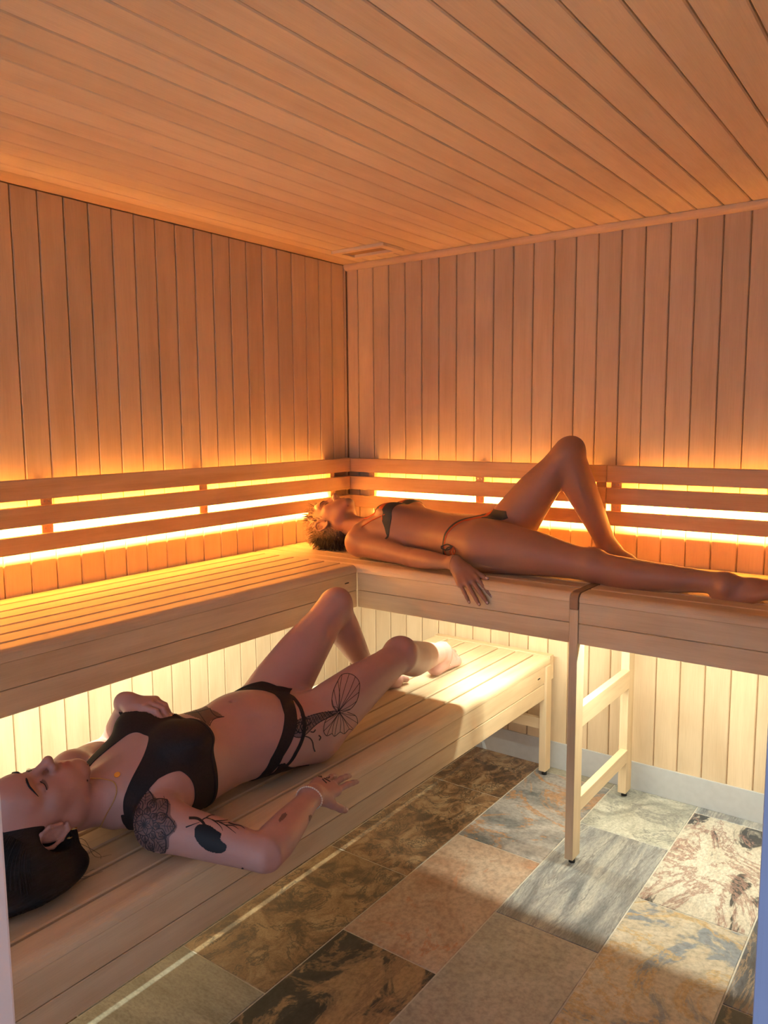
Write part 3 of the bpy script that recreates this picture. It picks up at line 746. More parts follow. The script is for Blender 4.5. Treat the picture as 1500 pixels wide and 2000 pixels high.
def torso(T, k=.02, wid=1.0, L0=-.10, L1=.555, df=(0,)*12):
    st = [(-.10, .135, .060, .095), (-.04, .163, .080, .100), (.02, .172, .092, .098), (.08, .166, .094, .094), (.15, .141, .092, .090), (.22, .122, .088, .088), (.29, .126, .090, .092), (.36, .141, .096, .095), (.42, .148, .096, .095), (.47, .150, .086, .093), (.515, .135, .062, .085), (.555, .070, .045, .070)]
    S_ = [((u - L0)/(L1 - L0), w_*wid, f + e_, b, 0, 0) for (u, w_, f, b), e_ in zip(st, df)]
    p = [LOFT(T(0, 0, L0), T(0, 0, L1), T.F, S_, k, 2.35, .045, .03)]
    return p
def finish_body(root, verts, quads, mat, tint=None):
    me = to_mesh('body', verts, quads, mat)
    c = np.ones((len(verts), 3), np.float32)
    if tint is not None: c = tint(verts)
    color_attr(me, 'tint', c)
    return link_p('body', me, None, root)
def face_tint(H, lips):
    def fn(P):
        r, f, u = H.loc(P); c = np.ones((len(P), 3))
        near = (np.abs(r) < .06) & (np.abs(u) < .13) & (f > .03)
        lip = np.exp(-((np.abs(r)/.021)**4)) * np.exp(-(((u + .067)/.0095)**4)) * (f > .082) * near
        c *= 1 - lip[:, None]*np.array(lips)
        ck = np.exp(-(((np.abs(r) - .042)/.02)**2 + ((u + .03)/.022)**2))*near*.5
        c *= 1 - ck[:, None]*np.array([.04, .16, .14])
        return c
    return fn
def pix_ray(px, py):
    d = c_r*((px - 750)/FPX) - c_u*((py - 1000)/FPX) + c_f
    return d.normalized()
class Ink:
    """tattoo lines and fills laid on the skin along directions measured in the photograph"""
    def __init__(s, bvh, xmin=-99): s.b = bvh; s.v = []; s.f = []; s.xmin = xmin
    def hit(s, x, y):
        loc, n, i, d = s.b.ray_cast(CAM, pix_ray(x, y))
        if loc is None or x < s.xmin: return None
        return loc + n*.0007, d
    def stroke(s, pts, w=1.5, taper=False, sm=True):
        pts = np.asarray(pts, float)
        L = np.linalg.norm(np.diff(pts, axis=0), axis=1).sum(); n = max(3, int(L/1.6))
        q = spline(pts, n) if sm and len(pts) > 2 else np.stack([np.interp(np.linspace(0, 1, n), np.linspace(0, 1, len(pts)), pts[:, i]) for i in (0, 1)], 1)
        prev = None
        for i in range(len(q)):
            t = q[min(i + 1, len(q) - 1)] - q[max(i - 1, 0)]; t = t/(np.linalg.norm(t) + 1e-9); nn = np.array([-t[1], t[0]])
            ww = w*(1 - .75*i/len(q)) if taper else w
            a = s.hit(*(q[i] + nn*ww/2)); b = s.hit(*(q[i] - nn*ww/2))
            if a is None or b is None or abs(a[1] - b[1]) > .03: prev = None; continue
            k = len(s.v); s.v += [a[0], b[0]]
            if prev is not None and abs(prev[1] - a[1]) < .02: s.f.append((prev[0], prev[0] + 1, k + 1, k))
            prev = (k, a[1])
    def fill(s, poly, step=1.3):
        poly = np.asarray(poly, float); lo = poly.min(0); hi = poly.max(0)
        nx, ny = int((hi[0] - lo[0])/step) + 2, int((hi[1] - lo[1])/step) + 2
        gx, gy = np.meshgrid(lo[0] + np.arange(nx)*step, lo[1] + np.arange(ny)*step, indexing='ij')
        ins = np.zeros(gx.shape, bool); j = len(poly) - 1
        for i in range(len(poly)):
            xi, yi = poly[i]; xj, yj = poly[j]
            c = ((yi > gy) != (yj > gy)) & (gx < (xj - xi)*(gy - yi)/(yj - yi + 1e-12) + xi); ins ^= c; j = i
        idx = {}
        for a, b in zip(*np.nonzero(ins)):
            h = s.hit(gx[a, b], gy[a, b])
            if h is not None: idx[(a, b)] = (len(s.v), h[1]); s.v.append(h[0])
        for (a, b), (k, d) in idx.items():
            o = [idx.get((a + 1, b)), idx.get((a + 1, b + 1)), idx.get((a, b + 1))]
            if all(x is not None and abs(x[1] - d) < .02 for x in o): s.f.append((k, o[0][0], o[1][0], o[2][0]))
    def build(s, root, mat, label):
        if not s.f: return
        me = bpy.data.meshes.new('tattoo'); me.from_pydata([tuple(v) for v in s.v], [], s.f); me.update()
        for p in me.polygons: p.use_smooth = True
        o = link_p('tattoo', me, mat, root); o['label'] = label; o['kind'] = 'stuff'; s.v = []; s.f = []; return o
def ink_mat(name, col, alpha):
    m, nt, b = nmat(name); b.inputs['Base Color'].default_value = (*col, 1); b.inputs['Roughness'].default_value = .5; b.inputs['Alpha'].default_value = alpha; b.inputs['Specular IOR Level'].default_value = .3
    return m
INK = ink_mat('tattoo_ink', (.035, .03, .035), .82); INK_S = ink_mat('tattoo_shading', (.09, .065, .07), .45); INK_M = ink_mat('tattoo_grey', (.09, .07, .07), .6); INK_B = ink_mat('tattoo_solid', (.012, .013, .016), .96)
CLOTH_A = plain('brown_black_jersey', (.022, .014, .014), .75, spec=.25, noise=.15, scale=300)
HAIR_A = None
def hair_mat(name, cols, rough=.45, sc=(260, 260, 14), attr=False):
    m, nt, b = nmat(name); L = nt.links.new
    tc = N(nt, 'ShaderNodeTexCoord'); mp = N(nt, 'ShaderNodeMapping'); mp.inputs['Scale'].default_value = sc; L(tc.outputs['Object'], mp.inputs[0])
    n = N(nt, 'ShaderNodeTexNoise'); n.inputs['Scale'].default_value = 1; n.inputs['Detail'].default_value = 3; L(mp.outputs[0], n.inputs['Vector'])
    r = ramp(nt, [(.35, cols[0]), (.65, cols[1])]); L(n.outputs['Fac'], r.inputs[0])
    if attr:
        at = N(nt, 'ShaderNodeVertexColor', layer_name='tint'); mx = N(nt, 'ShaderNodeMix', data_type='RGBA', blend_type='MULTIPLY'); mx.inputs[0].default_value = 1
        L(at.outputs[0], mx.inputs[6]); L(r.outputs[0], mx.inputs[7]); L(mx.outputs[2], b.inputs['Base Color'])
    else: L(r.outputs[0], b.inputs['Base Color'])
    b.inputs['Roughness'].default_value = rough; b.inputs['Specular IOR Level'].default_value = .35
    bp = N(nt, 'ShaderNodeBump'); bp.inputs['Strength'].default_value = .5; bp.inputs['Distance'].default_value = .002; L(n.outputs['Fac'], bp.inputs['Height']); L(bp.outputs[0], b.inputs['Normal'])
    return m
GOLD = plain('gold', (.83, .58, .22), .25, metal=1); PEARL = plain('pearl_beads', (.85, .74, .62), .2); SILVER = plain('silver', (.75, .75, .76), .25, metal=1)
NAIL = plain('nail', (.78, .56, .50), .25)

# ================================================================== woman on the lower bench
def woman_front():
    root = empty('person', (.86, -1.42, LT)); tag(root, 'woman in brown-black crop top and bikini bottom with tattoos, lying on the lower bench', 'person')
    T = Fr((.862, -1.415, .597), (1, .03, 0), (0, 0, 1), (-.02, -1, .01)); T.R = unit(T.R - (T.R @ T.U)*T.U)
    H = Fr((.824, -2.134, .614), (1, -.05, -.10), (.10, 0.02, 1), (-.08, -1, .02))
    H.F = unit(H.F - (H.F @ H.U)*H.U); H.R = np.cross(H.F, H.U)
    p = torso(T, wid=1.04, df=(0, .004, .008, .012, .016, .020, .022, .020, .020, .020, .016, .006))
    # breasts, settled outwards
    for s in (-1, 1):
        p.append(EL(T(s*.080, .104, .390), (.070, .036, .066), T.ax(), .04))
        p.append(RC(T(s*.02, .03, .522), T(s*.135, -.010, .520), .028, .036, .04))      # collar / trapezius
        p.append(EL(T(s*.09, -.044, -.035), (.075, .042, .085), T.ax(), .03))            # seat
    p.append(EL(T(0, .088, .12), (.075, .022, .07), T.ax(), .04))
    p.append(RC(T(0, -.005, .52), H(0, -.018, -.075), .054, .050, .035))
    p.append(RC(T(.018, .045, .535), H(.045, -.012, -.05), .010, .012, .03)); p.append(RC(T(-.018, .045, .535), H(-.045, -.012, -.05), .010, .012, .03))
    H.s = 1.06
    p += head(H)
    up = V(0, 0, 1)
    # legs
    hipR, hipL = V(.952, -1.380, .588), V(.775, -1.395, .592)
    knR, anR = V(.970, -.955, .704), V(.850, -.510, .582)
    knL, anL = V(.778, -1.048, .862), V(.752, -.842, .577)
    p.append(limb_thigh(hipR, knR, V(0, .3, 1), .98)); p.append(limb_calf(knR, anR, V(.1, .4, 1), 1.18))
    p.append(EL(knR + V(0, .012, .020), (.036, .036, .032), None, .03))
    p.append(limb_thigh(hipL, knL, V(0, -.8, .5), 1.07)); p.append(limb_calf(knL, anL, V(0, .9, .5), 1.02))
    p.append(EL(knL + V(0, .016, .018), (.036, .034, .034), None, .03))
    fR, nailsFR = foot_p(anR, V(-.06, 1, .02), V(.20, .0, 1), V(-1, 0, 0), .98); fL, nailsFL = foot_p(anL, V(.10, 1, -.03), V(0, 0, 1), V(1, 0, 0), .98)
    p += fR + fL
    # right arm (towards the room), left arm across the ribs
    shR, elR, wrR = V(1.012, -1.945, .575), V(1.254, -1.862, .545), V(1.166, -1.612, .550)
    p.append(limb_uarm(shR, elR, up, 1.08)); p.append(EL(shR + V(.008, -.004, .004), (.052, .052, .050), None, .03)); p.append(limb_farm(elR, wrR, up, 1.14))
    hR, nailsR = hand(wrR, V(-.22, 1, -.10), V(.30, .05, 1), V(1, .3, -.3), [(-6, 8, 5), (-4, 10, 6), (2, 16, 10), (10, 24, 14)], 7, (38, 24, 8, 12), .98)
    p += hR
    shL, elL, wrL = V(.668, -1.942, .600), V(.540, -1.735, .565), V(.690, -1.792, .742)
    p.append(limb_uarm(shL, elL, up, 1.0)); p.append(EL(shL, (.050, .050, .048), None, .03)); p.append(limb_farm(elL, wrL, V(-.4, 0, 1), .95))
    hL, nailsL = hand(wrL, V(1, .22, .12), V(-.12, -.05, 1), V(0, -1, 0), [(14, 40, 20), (18, 44, 24), (22, 48, 24), (26, 46, 24)], 2, (30, 20, 10, 20), .93)
    p += hL
    p.append(EL(T(0, .122, .165), (.006, .013, .009), T.ax(), .006, True))        # navel
    verts, quads = mesh_field(p, HRES)
    nrm = vnormals(verts, quads)
    finish_body(root, verts, quads, SKIN_A, face_tint(H, (.10, .42, .38)))
    tri = np.concatenate([quads[:, [0, 1, 2]], quads[:, [0, 2, 3]]])
    bvh = BVHTree.FromPolygons([tuple(v) for v in verts], [tuple(t) for t in quads.tolist()])
    # ---- clothing
    r, f, u = T.loc(verts); ar = np.abs(r)
    ra = np.interp(u, [.30, .345, .38, .41, .45, .50, .54, .60], [.30, .22, .187, .162, .138, .122, .120, .126])
    neck = np.where(f > -.01, .447 + .105*np.clip(ar/.080, 0, 2)**2.6, .50 + .08*np.clip(ar/.083, 0, 2)**2)
    hem = .338 - .010*np.cos(np.clip(r/.15, -1, 1)*math.pi)
    s_top = np.maximum.reduce([(hem - u), (u - neck)*.6, (ar - ra)*.8, u - .60])
    far_arm = (np.linalg.norm(verts - wrL, axis=1) < .15) & (f > .10) & (r < .05) & (field(hL, verts) < .006)
    s_top = np.where(far_arm, .02, s_top)
    darm = np.minimum(field([p_ for p_ in hR], verts), 1)
    c = clip_cloth(verts, quads, nrm, s_top, .0022)
    if c: top = link_p('crop_top', to_mesh('crop_top', *c, CLOTH_A), None, root); top['label'] = 'brown-black crop top'
    s_hem = np.maximum(np.abs(u - hem - .006) - .005, s_top - .0)
    c = clip_cloth(verts, quads, nrm, s_hem, .0042)
    if c: link_p('hem_band', to_mesh('hem_band', *c, CLOTH_A), None, top)
    a = np.arctan2(ar, f)*.105
    ust = np.interp(a, [0, .02, .06, .10, .14, .17, .20, .33], [.0, .005, .028, .068, .118, .150, .165, .165])
    slope = np.interp(a, [0, .05, .12, .17, .22], [.8, .72, .66, .8, 1])
    thin = np.interp(a, [0, .02, .06, .10, .14, .17, .20, .33], [-.03, -.022, -.004, .026, .066, .098, .120, .125])
    wst = np.interp(a, [0, .03, .10, .17, .33], [.030, .022, .015, .014, .020])
    s_main = np.abs(u - ust)*slope - wst
    s_thin = np.where(a > .025, np.abs(u - thin)*slope - .0042, .02)
    s_pan = np.maximum.reduce([u - .024 - ar*.25, ar - np.interp(u, [-.14, -.05, 0, .03], [-.03, .005, .045, .06]), -.16 - u, f - .115])
    s_seat = np.where(f < -.03, np.maximum(u - .14, ar - np.interp(u, [-.14, -.06, 0, .14], [.03, .075, .12, .155])), .02)
    s_bot = np.minimum.reduce([s_main, s_thin, s_pan, s_seat])
    lim = np.maximum.reduce([u - .2, -.13 - u, f - np.where(r < -.02, .114, .125)])
    s_bot = np.maximum(s_bot, lim)
    s_bot = np.where((np.linalg.norm(verts - wrR, axis=1) < .25) & (r > .185), .02, s_bot)
    c = clip_cloth(verts, quads, nrm, s_bot, .0024)
    if c: b_ = link_p('bikini_bottom', to_mesh('bikini_bottom', *c, CLOTH_A), None, root); b_['label'] = 'brown-black bikini bottom with double hip straps'
    # ---- nails
    for n_ in nailsR + nailsL: nail_mesh(n_, NAIL, root, 'fingernail')
    for n_ in nailsFR: nail_mesh(n_, NAIL, root, 'toenail')
    # ---- hair
    A = H.ax()
    hp = [EL(V(.900, -2.20, .530), (.100, .135, .033), None, .03), EL(V(.872, -2.18, .565), (.075, .10, .060), None, .04), EL(H(0, -.020, .030), (.080, .093, .088), A, .02), EL(H(0, -.05, -.02), (.072, .062, .07), A, .03),
          RC(H(.02, -.045, .06), H(.075, -.080, .085), .060, .034, .03), RC(H(.06, -.072, .05), H(.115, -.092, .02), .030, .014, .03), RC(H(.0, -.05, .07), H(.03, -.06, .20), .065, .040, .03), RC(H(.05, -.07, .13), H(.125, -.092, .13), .035, .014, .03),
          EL(H(0, .128, -.070), (.110, .098, .120), A, .012, True), EL(H(.07, .03, -.075), (.05, .055, .05), A, .012, True), EL(H(-.07, .03, -.075), (.05, .055, .05), A, .012, True)]
    for s in (-1, 1): hp.append(EL(H(s*.092, -.004, -.012), (.030, .032, .042), A, .008, True))
    hv, hq = mesh_field(hp, .003)
    m = hv[hq].mean(1)[:, 2] > LT - .004
    ho = link_p('hair', to_mesh('hair', hv, hq, hair_mat('black_hair', [(.0015, .002, .0032), (.005, .0065, .010)], .6, (300, 30, 300))), None, root)
    ho['label'] = 'black hair combed back'
    hb = BVHTree.FromPolygons([tuple(v) for v in hv], [tuple(t) for t in hq.tolist()])
    st = []
    for i in range(260):                             # combed strands running back from the hairline
        an = rng.uniform(-1.25, 1.25); 
        pts = []
        for t in np.linspace(0, 1, 9):
            ph = .95 + 1.7*t
            dirv = H.R*math.sin(an)*1.0 + (H.F*math.cos(ph) + H.U*math.sin(ph))*math.cos(an)
            o_ = H(0, -.02, .02); loc, n_, i_, d_ = hb.ray_cast(Vector(o_ + dirv*.3), Vector(-dirv))
            if loc is None: continue
            pts.append(np.array(loc) + np.array(n_)*rng.uniform(-.0006, .0006))
        if len(pts) > 4: st.append(tube(spline(pts, 14), np.linspace(.0010, .0006, 14)*rng.uniform(.6, 1.2), 4))
    for i in range(5):                               # loose wisps behind the ear and at the nape
        q0 = H(.070 + rng.uniform(-.01, .02), -.05 + rng.uniform(-.02, .02), -.03 + rng.uniform(-.02, .03))
        pts = [q0, q0 + V(.02, .025, -.01)*rng.uniform(.6, 1.3), q0 + V(.035, .06*rng.uniform(.4, 1.1), -.045), q0 + V(.05, .07*rng.uniform(.2, 1.2), -.05)]
        pts = [V(x_[0], x_[1], max(x_[2], LT + .0015)) for x_ in pts]
        st.append(tube(spline(pts, 16), np.linspace(.0006, .0003, 16), 4))
    so = link_p('hair_strands', to_mesh('hair_strands', *merge(st), ho.data.materials[0]), None, root); so['kind'] = 'stuff'
    # ---- brows and lashes
    def on_skin(H_, r_, u_, lift=.0006):
        loc, n_, i_, d_ = bvh.ray_cast(Vector(H_(r_, .25, u_)), Vector(-H_.F))
        return np.array(loc) + np.array(n_)*lift if loc is not None else H_(r_, .09, u_)
    for s in (-1, 1):
        bp_ = [on_skin(H, s*x_, u_) for x_, u_ in ((.014, .020), (.024, .0225), (.036, .0235), (.046, .0195), (.053, .014))]
        v_, f_ = tube(spline(bp_, 20), np.interp(np.linspace(0, 1, 20), [0, .15, .6, 1], [.0012, .0026, .0022, .0006]), 6)
        link_p('eyebrow', to_mesh('eyebrow', v_, f_, ho.data.materials[0]), None, root)
        ls = []
        lid = [on_skin(H, s*x_, -.0065 - .0015*math.cos((x_ - .032)/.014*1.4), .0004) for x_ in np.linspace(.018, .046, 12)]
        ls.append(tube(lid, .0009, 5))
        for q_ in lid[1:]: ls.append(tube([q_, q_ + H.F*.004 - H.U*.003, q_ + H.F*.0075 - H.U*.003 + s*H.R*.001], [.0005, .0004, .00015], 4))
        link_p('eyelashes', to_mesh('eyelashes', *merge(ls), ho.data.materials[0]), None, root)
    # ---- jewellery
    def ring_pts(c_, ax_, rad, n_, lift=.0015):
        ax_ = unit(ax_); e1 = unit(np.cross(ax_, V(.2, .1, 1))); e2 = np.cross(ax_, e1); out = []
        for t in np.linspace(0, 2*math.pi, n_, endpoint=False):
            dv = e1*math.cos(t) + e2*math.sin(t)
            loc, nn_, i_, d_ = bvh.ray_cast(Vector(c_ + dv*rad), Vector(-dv))
            if loc is not None and d_ < rad: out.append(np.array(loc) + np.array(nn_)*lift)
        return out
    def beads(name, pts, r_, mat):
        parts = []
        tv_, tf_ = tube(np.array(pts), r_*.45, 4, name != 'necklace'); parts.append((tv_, np.concatenate([tf_[:, [0, 1, 2]], tf_[:, [0, 2, 3]]])))
        for c_ in pts:
            bm = bmesh.new(); bmesh.ops.create_icosphere(bm, subdivisions=1, radius=r_); 
            vv = np.array([v_.co[:] for v_ in bm.verts]) + c_; ff = np.array([[l.index for l in f_.verts] for f_ in bm.faces]); bm.free(); parts.append((vv, ff))
        return link_p(name, to_mesh(name, *merge(parts), mat), None, root)
    wc = wrR + (elR - wrR)*.06
    beads('bracelet', ring_pts(wc, wrR - elR, .06, 34, .0018), .0026, PEARL)['label'] = 'thin string of pearl beads on the wrist'
    ac = anR + (anR - knR)*(-.02) + V(0, .03, -.01)
    beads('anklet', ring_pts(ac, V(-.05, 1, .05), .075, 30, .001), .0014, SILVER)['label'] = 'fine dotted anklet'
    # necklaces: short chain round the neck base and gold pendant
    def chain(name, pix, r_, mat):
        pts = []
        for x_, y_ in spline(np.array(pix, float), 60):
            loc, nn_, i_, d_ = bvh.ray_cast(CAM, pix_ray(x_, y_))
            if loc is not None: pts.append(np.array(loc) + np.array(nn_)*.0012)
        if len(pts) > 5: return beads(name, pts, r_, mat)
    n1 = chain('necklace', [(178, 1521), (200, 1522), (222, 1528), (228, 1545), (222, 1565), (208, 1590), (198, 1610), (190, 1625)], .0016, GOLD)
    if n1: n1['label'] = 'gold chain necklace'
    loc, nn_, i_, d_ = bvh.ray_cast(CAM, pix_ray(229, 1514))
    if loc is not None:
        c_ = np.array(loc) + np.array(nn_)*.002; nv = np.array(nn_); e1 = unit(np.cross(nv, V(1, 0, 0))); e2 = np.cross(nv, e1)
        bm = bmesh.new(); bmesh.ops.create_cone(bm, cap_ends=True, segments=20, radius1=.0068, radius2=.0068, depth=.0014)
        for v_ in bm.verts: v_.co = Vector(c_ + e1*v_.co.x*1.05 + e2*v_.co.y*1.0 + nv*v_.co.z)
        me = bpy.data.meshes.new('pendant'); bm.to_mesh(me); bm.free(); link_p('pendant', me, GOLD, root)['label'] = 'round gold pendant'
    for (uu, ff, rr_) in ((-.040, -.004, .0062), (-.030, -.020, .0055), (.0, -.024, .005)):
        c_ = H(.086, ff, uu - .004); e1 = unit(H.R*.5 + H.F*.2); e2 = H.U
        v_, f_ = tube([c_ + (e1*math.cos(t) + e2*math.sin(t))*rr_ for t in np.linspace(0, 2*math.pi, 16, endpoint=False)], .0010, 6, True)
        link_p('earring', to_mesh('earring', v_, f_, GOLD), None, root)
    rp = ring_pts(nailsR[4][0] - nailsR[4][1]*.030 - nailsR[4][2]*.004, nailsR[4][1], .02, 16, .0008)
    # ---- tattoos
    k1 = Ink(bvh, 256); k2 = Ink(bvh, 256); k3 = Ink(bvh)
    cx_, cy_ = 298, 1603                              # mandala on the upper arm
    k2.fill([(cx_ - 12 + (56 + 5*math.cos(8*(t - .05)))*math.cos(t), cy_ + 8 + (62 + 6*math.cos(8*(t - .05)))*math.sin(t)) for t in np.linspace(0, 2*math.pi, 80)])
    sx, sy = .92, 1.10
    def ell(R_, w_): k1.stroke([(cx_ - 16 + R_*sx*math.cos(t), cy_ + 8 + R_*sy*math.sin(t)) for t in np.linspace(0, 2*math.pi, 40)], w_, sm=False)
    ell(19, 1.6)
    for i in range(6):
        t = i*math.pi/3 + .3; tx_, ty_ = math.cos(t), math.sin(t); nx_, ny_ = -ty_, tx_
        for s in (-1, 1): k1.stroke([(cx_ - 16, cy_ + 8), (cx_ - 16 + (tx_*9 + s*nx_*4.5)*sx, cy_ + 8 + (ty_*9 + s*ny_*4.5)*sy), (cx_ - 16 + tx_*18*sx, cy_ + 8 + ty_*18*sy)], 1.3)
        k1.stroke([(cx_ - 16, cy_ + 8), (cx_ - 16 + tx_*10*sx, cy_ + 8 + ty_*10*sy)], 3.2, True)
    for (R0, R1, n_, hw, ph, w_) in ((19, 33, 9, 7, .1, 1.9), (28, 52, 8, 10, .45, 2.0), (36, 66, 8, 17, .05, 2.3)):
        for i in range(n_):
            t = i*2*math.pi/n_ + ph; tx_, ty_ = math.cos(t), math.sin(t); nx_, ny_ = -ty_, tx_
            if -16 + R1*sx*tx_ > 72 or -16 + R1*sx*tx_ < -62: continue
            for s in (-1, 1):
                k1.stroke([(cx_ - 16 + (tx_*(R0 + q_*(R1 - R0)) + s*nx_*hw*w2)*sx, cy_ + 8 + (ty_*(R0 + q_*(R1 - R0)) + s*ny_*hw*w2)*sy) for q_, w2 in ((0, .55), (.35, 1), (.7, .62), (1, 0))], w_)
            for q_ in (.2, .4, .6, .78):
                for s in (-1, 1):
                    b0 = R0 + q_*(R1 - R0); k1.stroke([(cx_ - 16 + tx_*b0*sx, cy_ + 8 + ty_*b0*sy), (cx_ - 16 + (tx_*(b0 + 5) + s*nx_*hw*.6)*sx, cy_ + 8 + (ty_*(b0 + 5) + s*ny_*hw*.6)*sy)], 1.0, sm=False)
            k1.stroke([(cx_ - 16 + tx_*R0*sx, cy_ + 8 + ty_*R0*sy), (cx_ - 16 + tx_*R1*sx, cy_ + 8 + ty_*R1*sy)], 1.2, sm=False)
    k1.build(root, INK, 'mandala tattoo lines on the shoulder'); k2.build(root, INK_S, 'grey mandala tattoo shading on the shoulder')
    # solid silhouette on a branch
    k3.fill(spline([(379, 1621), (384, 1612), (397, 1609), (412, 1613), (424, 1622), (433, 1628), (431, 1638), (436, 1645), (443, 1650), (441, 1662), (428, 1667), (405, 1662), (388, 1648), (380, 1635), (379, 1621)], 60))
    k3.stroke([(369, 1598), (380, 1598), (388, 1600), (396, 1606), (400, 1613)], 5.5)
    for b_ in ([(363, 1616), (376, 1611), (390, 1606)], [(392, 1604), (402, 1598), (414, 1601), (428, 1606), (446, 1607)], [(414, 1601), (424, 1608), (432, 1616), (435, 1623)], [(428, 1606), (440, 1612), (452, 1621), (461, 1628)], [(446, 1607), (458, 1611), (470, 1613), (478, 1619)], [(402, 1598), (410, 1593), (421, 1592)], [(421, 1604), (436, 1603), (450, 1601)], [(440, 1612), (455, 1613), (466, 1620)]): k3.stroke(b_, 2.6, True)
    k3.build(root, INK_B, 'solid black tattoo with branches on the upper arm')
    # winged figure on the thigh
    body_ = [(566, 1424), (572, 1414), (584, 1406), (596, 1402), (610, 1397), (625, 1393), (640, 1391), (652, 1389), (659, 1391), (650, 1398), (636, 1404), (622, 1412), (612, 1420), (600, 1432), (588, 1440), (574, 1438), (566, 1424)]
    k2.fill(spline(body_, 60)); k1.stroke(body_, 1.8)
    for q_ in np.linspace(.1, .9, 13):
        x_ = 570 + q_*82; yc = 1424 - 34*q_; hw = 13*(1 - q_) + 4
        k1.stroke([(x_ - 4, yc - hw), (x_ + 2, yc), (x_ + 7, yc + hw*.8)], 1.2)
        k1.stroke([(x_ + 7, yc - hw*.8), (x_, yc + hw*.5)], 1.0, sm=False)
    for x_, y_, r_ in ((576, 1424, 8), (586, 1421, 9), (594, 1420, 7), (600, 1410, 6)): k1.stroke([(x_ + r_*math.cos(t), y_ + r_*1.1*math.sin(t)) for t in np.linspace(0, 5.5, 14)], 2.0)
    for b_ in ([(566, 1415), (572, 1408), (567, 1404)], [(573, 1412), (577, 1403), (575, 1398)], [(590, 1404), (592, 1398), (587, 1397)], [(592, 1437), (604, 1441), (610, 1449), (612, 1460), (615, 1468)], [(606, 1429), (612, 1430), (616, 1425)], [(622, 1436), (626, 1440), (623, 1446)]): k1.stroke(b_, 2.6)
    wingU = [(659, 1391), (650, 1380), (648, 1366), (652, 1347), (660, 1330), (668, 1318), (682, 1316), (694, 1322), (702, 1334), (701, 1352), (696, 1370), (684, 1385), (668, 1391)]
    wingL = [(655, 1393), (640, 1402), (634, 1412), (632, 1428), (638, 1437), (648, 1433), (653, 1438), (664, 1430), (672, 1433), (682, 1424), (692, 1426), (698, 1412), (694, 1398), (678, 1391)]
    k1.stroke(wingU, 1.3); k1.stroke(wingL, 1.3)
    for i in range(1, 12): x_, y_ = wingU[i]; k1.stroke([(661, 1390), ((661 + x_)/2 + 3*math.sin(i*2), (1390 + y_)/2 + 3*math.cos(i*3)), (x_, y_)], 1.0)
    for i in range(2, 13): x_, y_ = wingL[i]; k1.stroke([(663, 1391), ((663 + x_)/2 + 3*math.sin(i), (1391 + y_)/2 + 2*math.cos(i*2)), (x_, y_)], 1.0)
    k1.build(root, INK, 'winged figure tattoo lines on the thigh'); k2.build(root, INK_S, 'winged figure tattoo shading on the thigh')
    # wing under the bust
    k2.fill([(325, 1358), (345, 1362), (370, 1366), (395, 1362), (403, 1378), (412, 1385), (424, 1390), (437, 1399), (428, 1402), (412, 1409), (407, 1427), (398, 1416), (388, 1405), (370, 1398), (350, 1393), (335, 1388)])
    for b_ in ([(410, 1383), (414, 1392), (424, 1400), (438, 1400)], [(438, 1400), (420, 1404), (412, 1412), (407, 1428)], [(330, 1366), (360, 1376), (385, 1390), (402, 1412)], [(335, 1360), (370, 1372), (405, 1362)], [(350, 1374), (375, 1372), (398, 1363)], [(345, 1390), (370, 1385), (400, 1372)], [(360, 1394), (385, 1391), (410, 1384)]): k1.stroke(b_, 1.5)
    k1.build(root, INK, 'wing tattoo lines under the bust'); k2.build(root, INK_M, 'grey wing tattoo under the bust')
    # small marks on forearm, hand and elbow
    k2.fill([(543, 1602), (550, 1590), (558, 1586), (562, 1592), (556, 1600), (546, 1608)]); k2.fill([(602, 1592), (608, 1590), (611, 1596), (606, 1607), (601, 1603)])
    for b_ in ([(618, 1516), (628, 1518), (636, 1522), (645, 1527)], [(626, 1514), (630, 1522), (638, 1530)], [(632, 1517), (640, 1520), (644, 1517)], [(446, 1701), (460, 1703), (470, 1701), (474, 1695), (480, 1708)]): k1.stroke(b_, 2.2)
    k1.build(root, INK, 'small tattoo lines on hand and elbow'); k2.build(root, INK_S, 'small grey tattoos on the forearm')
    return root
woman_front()
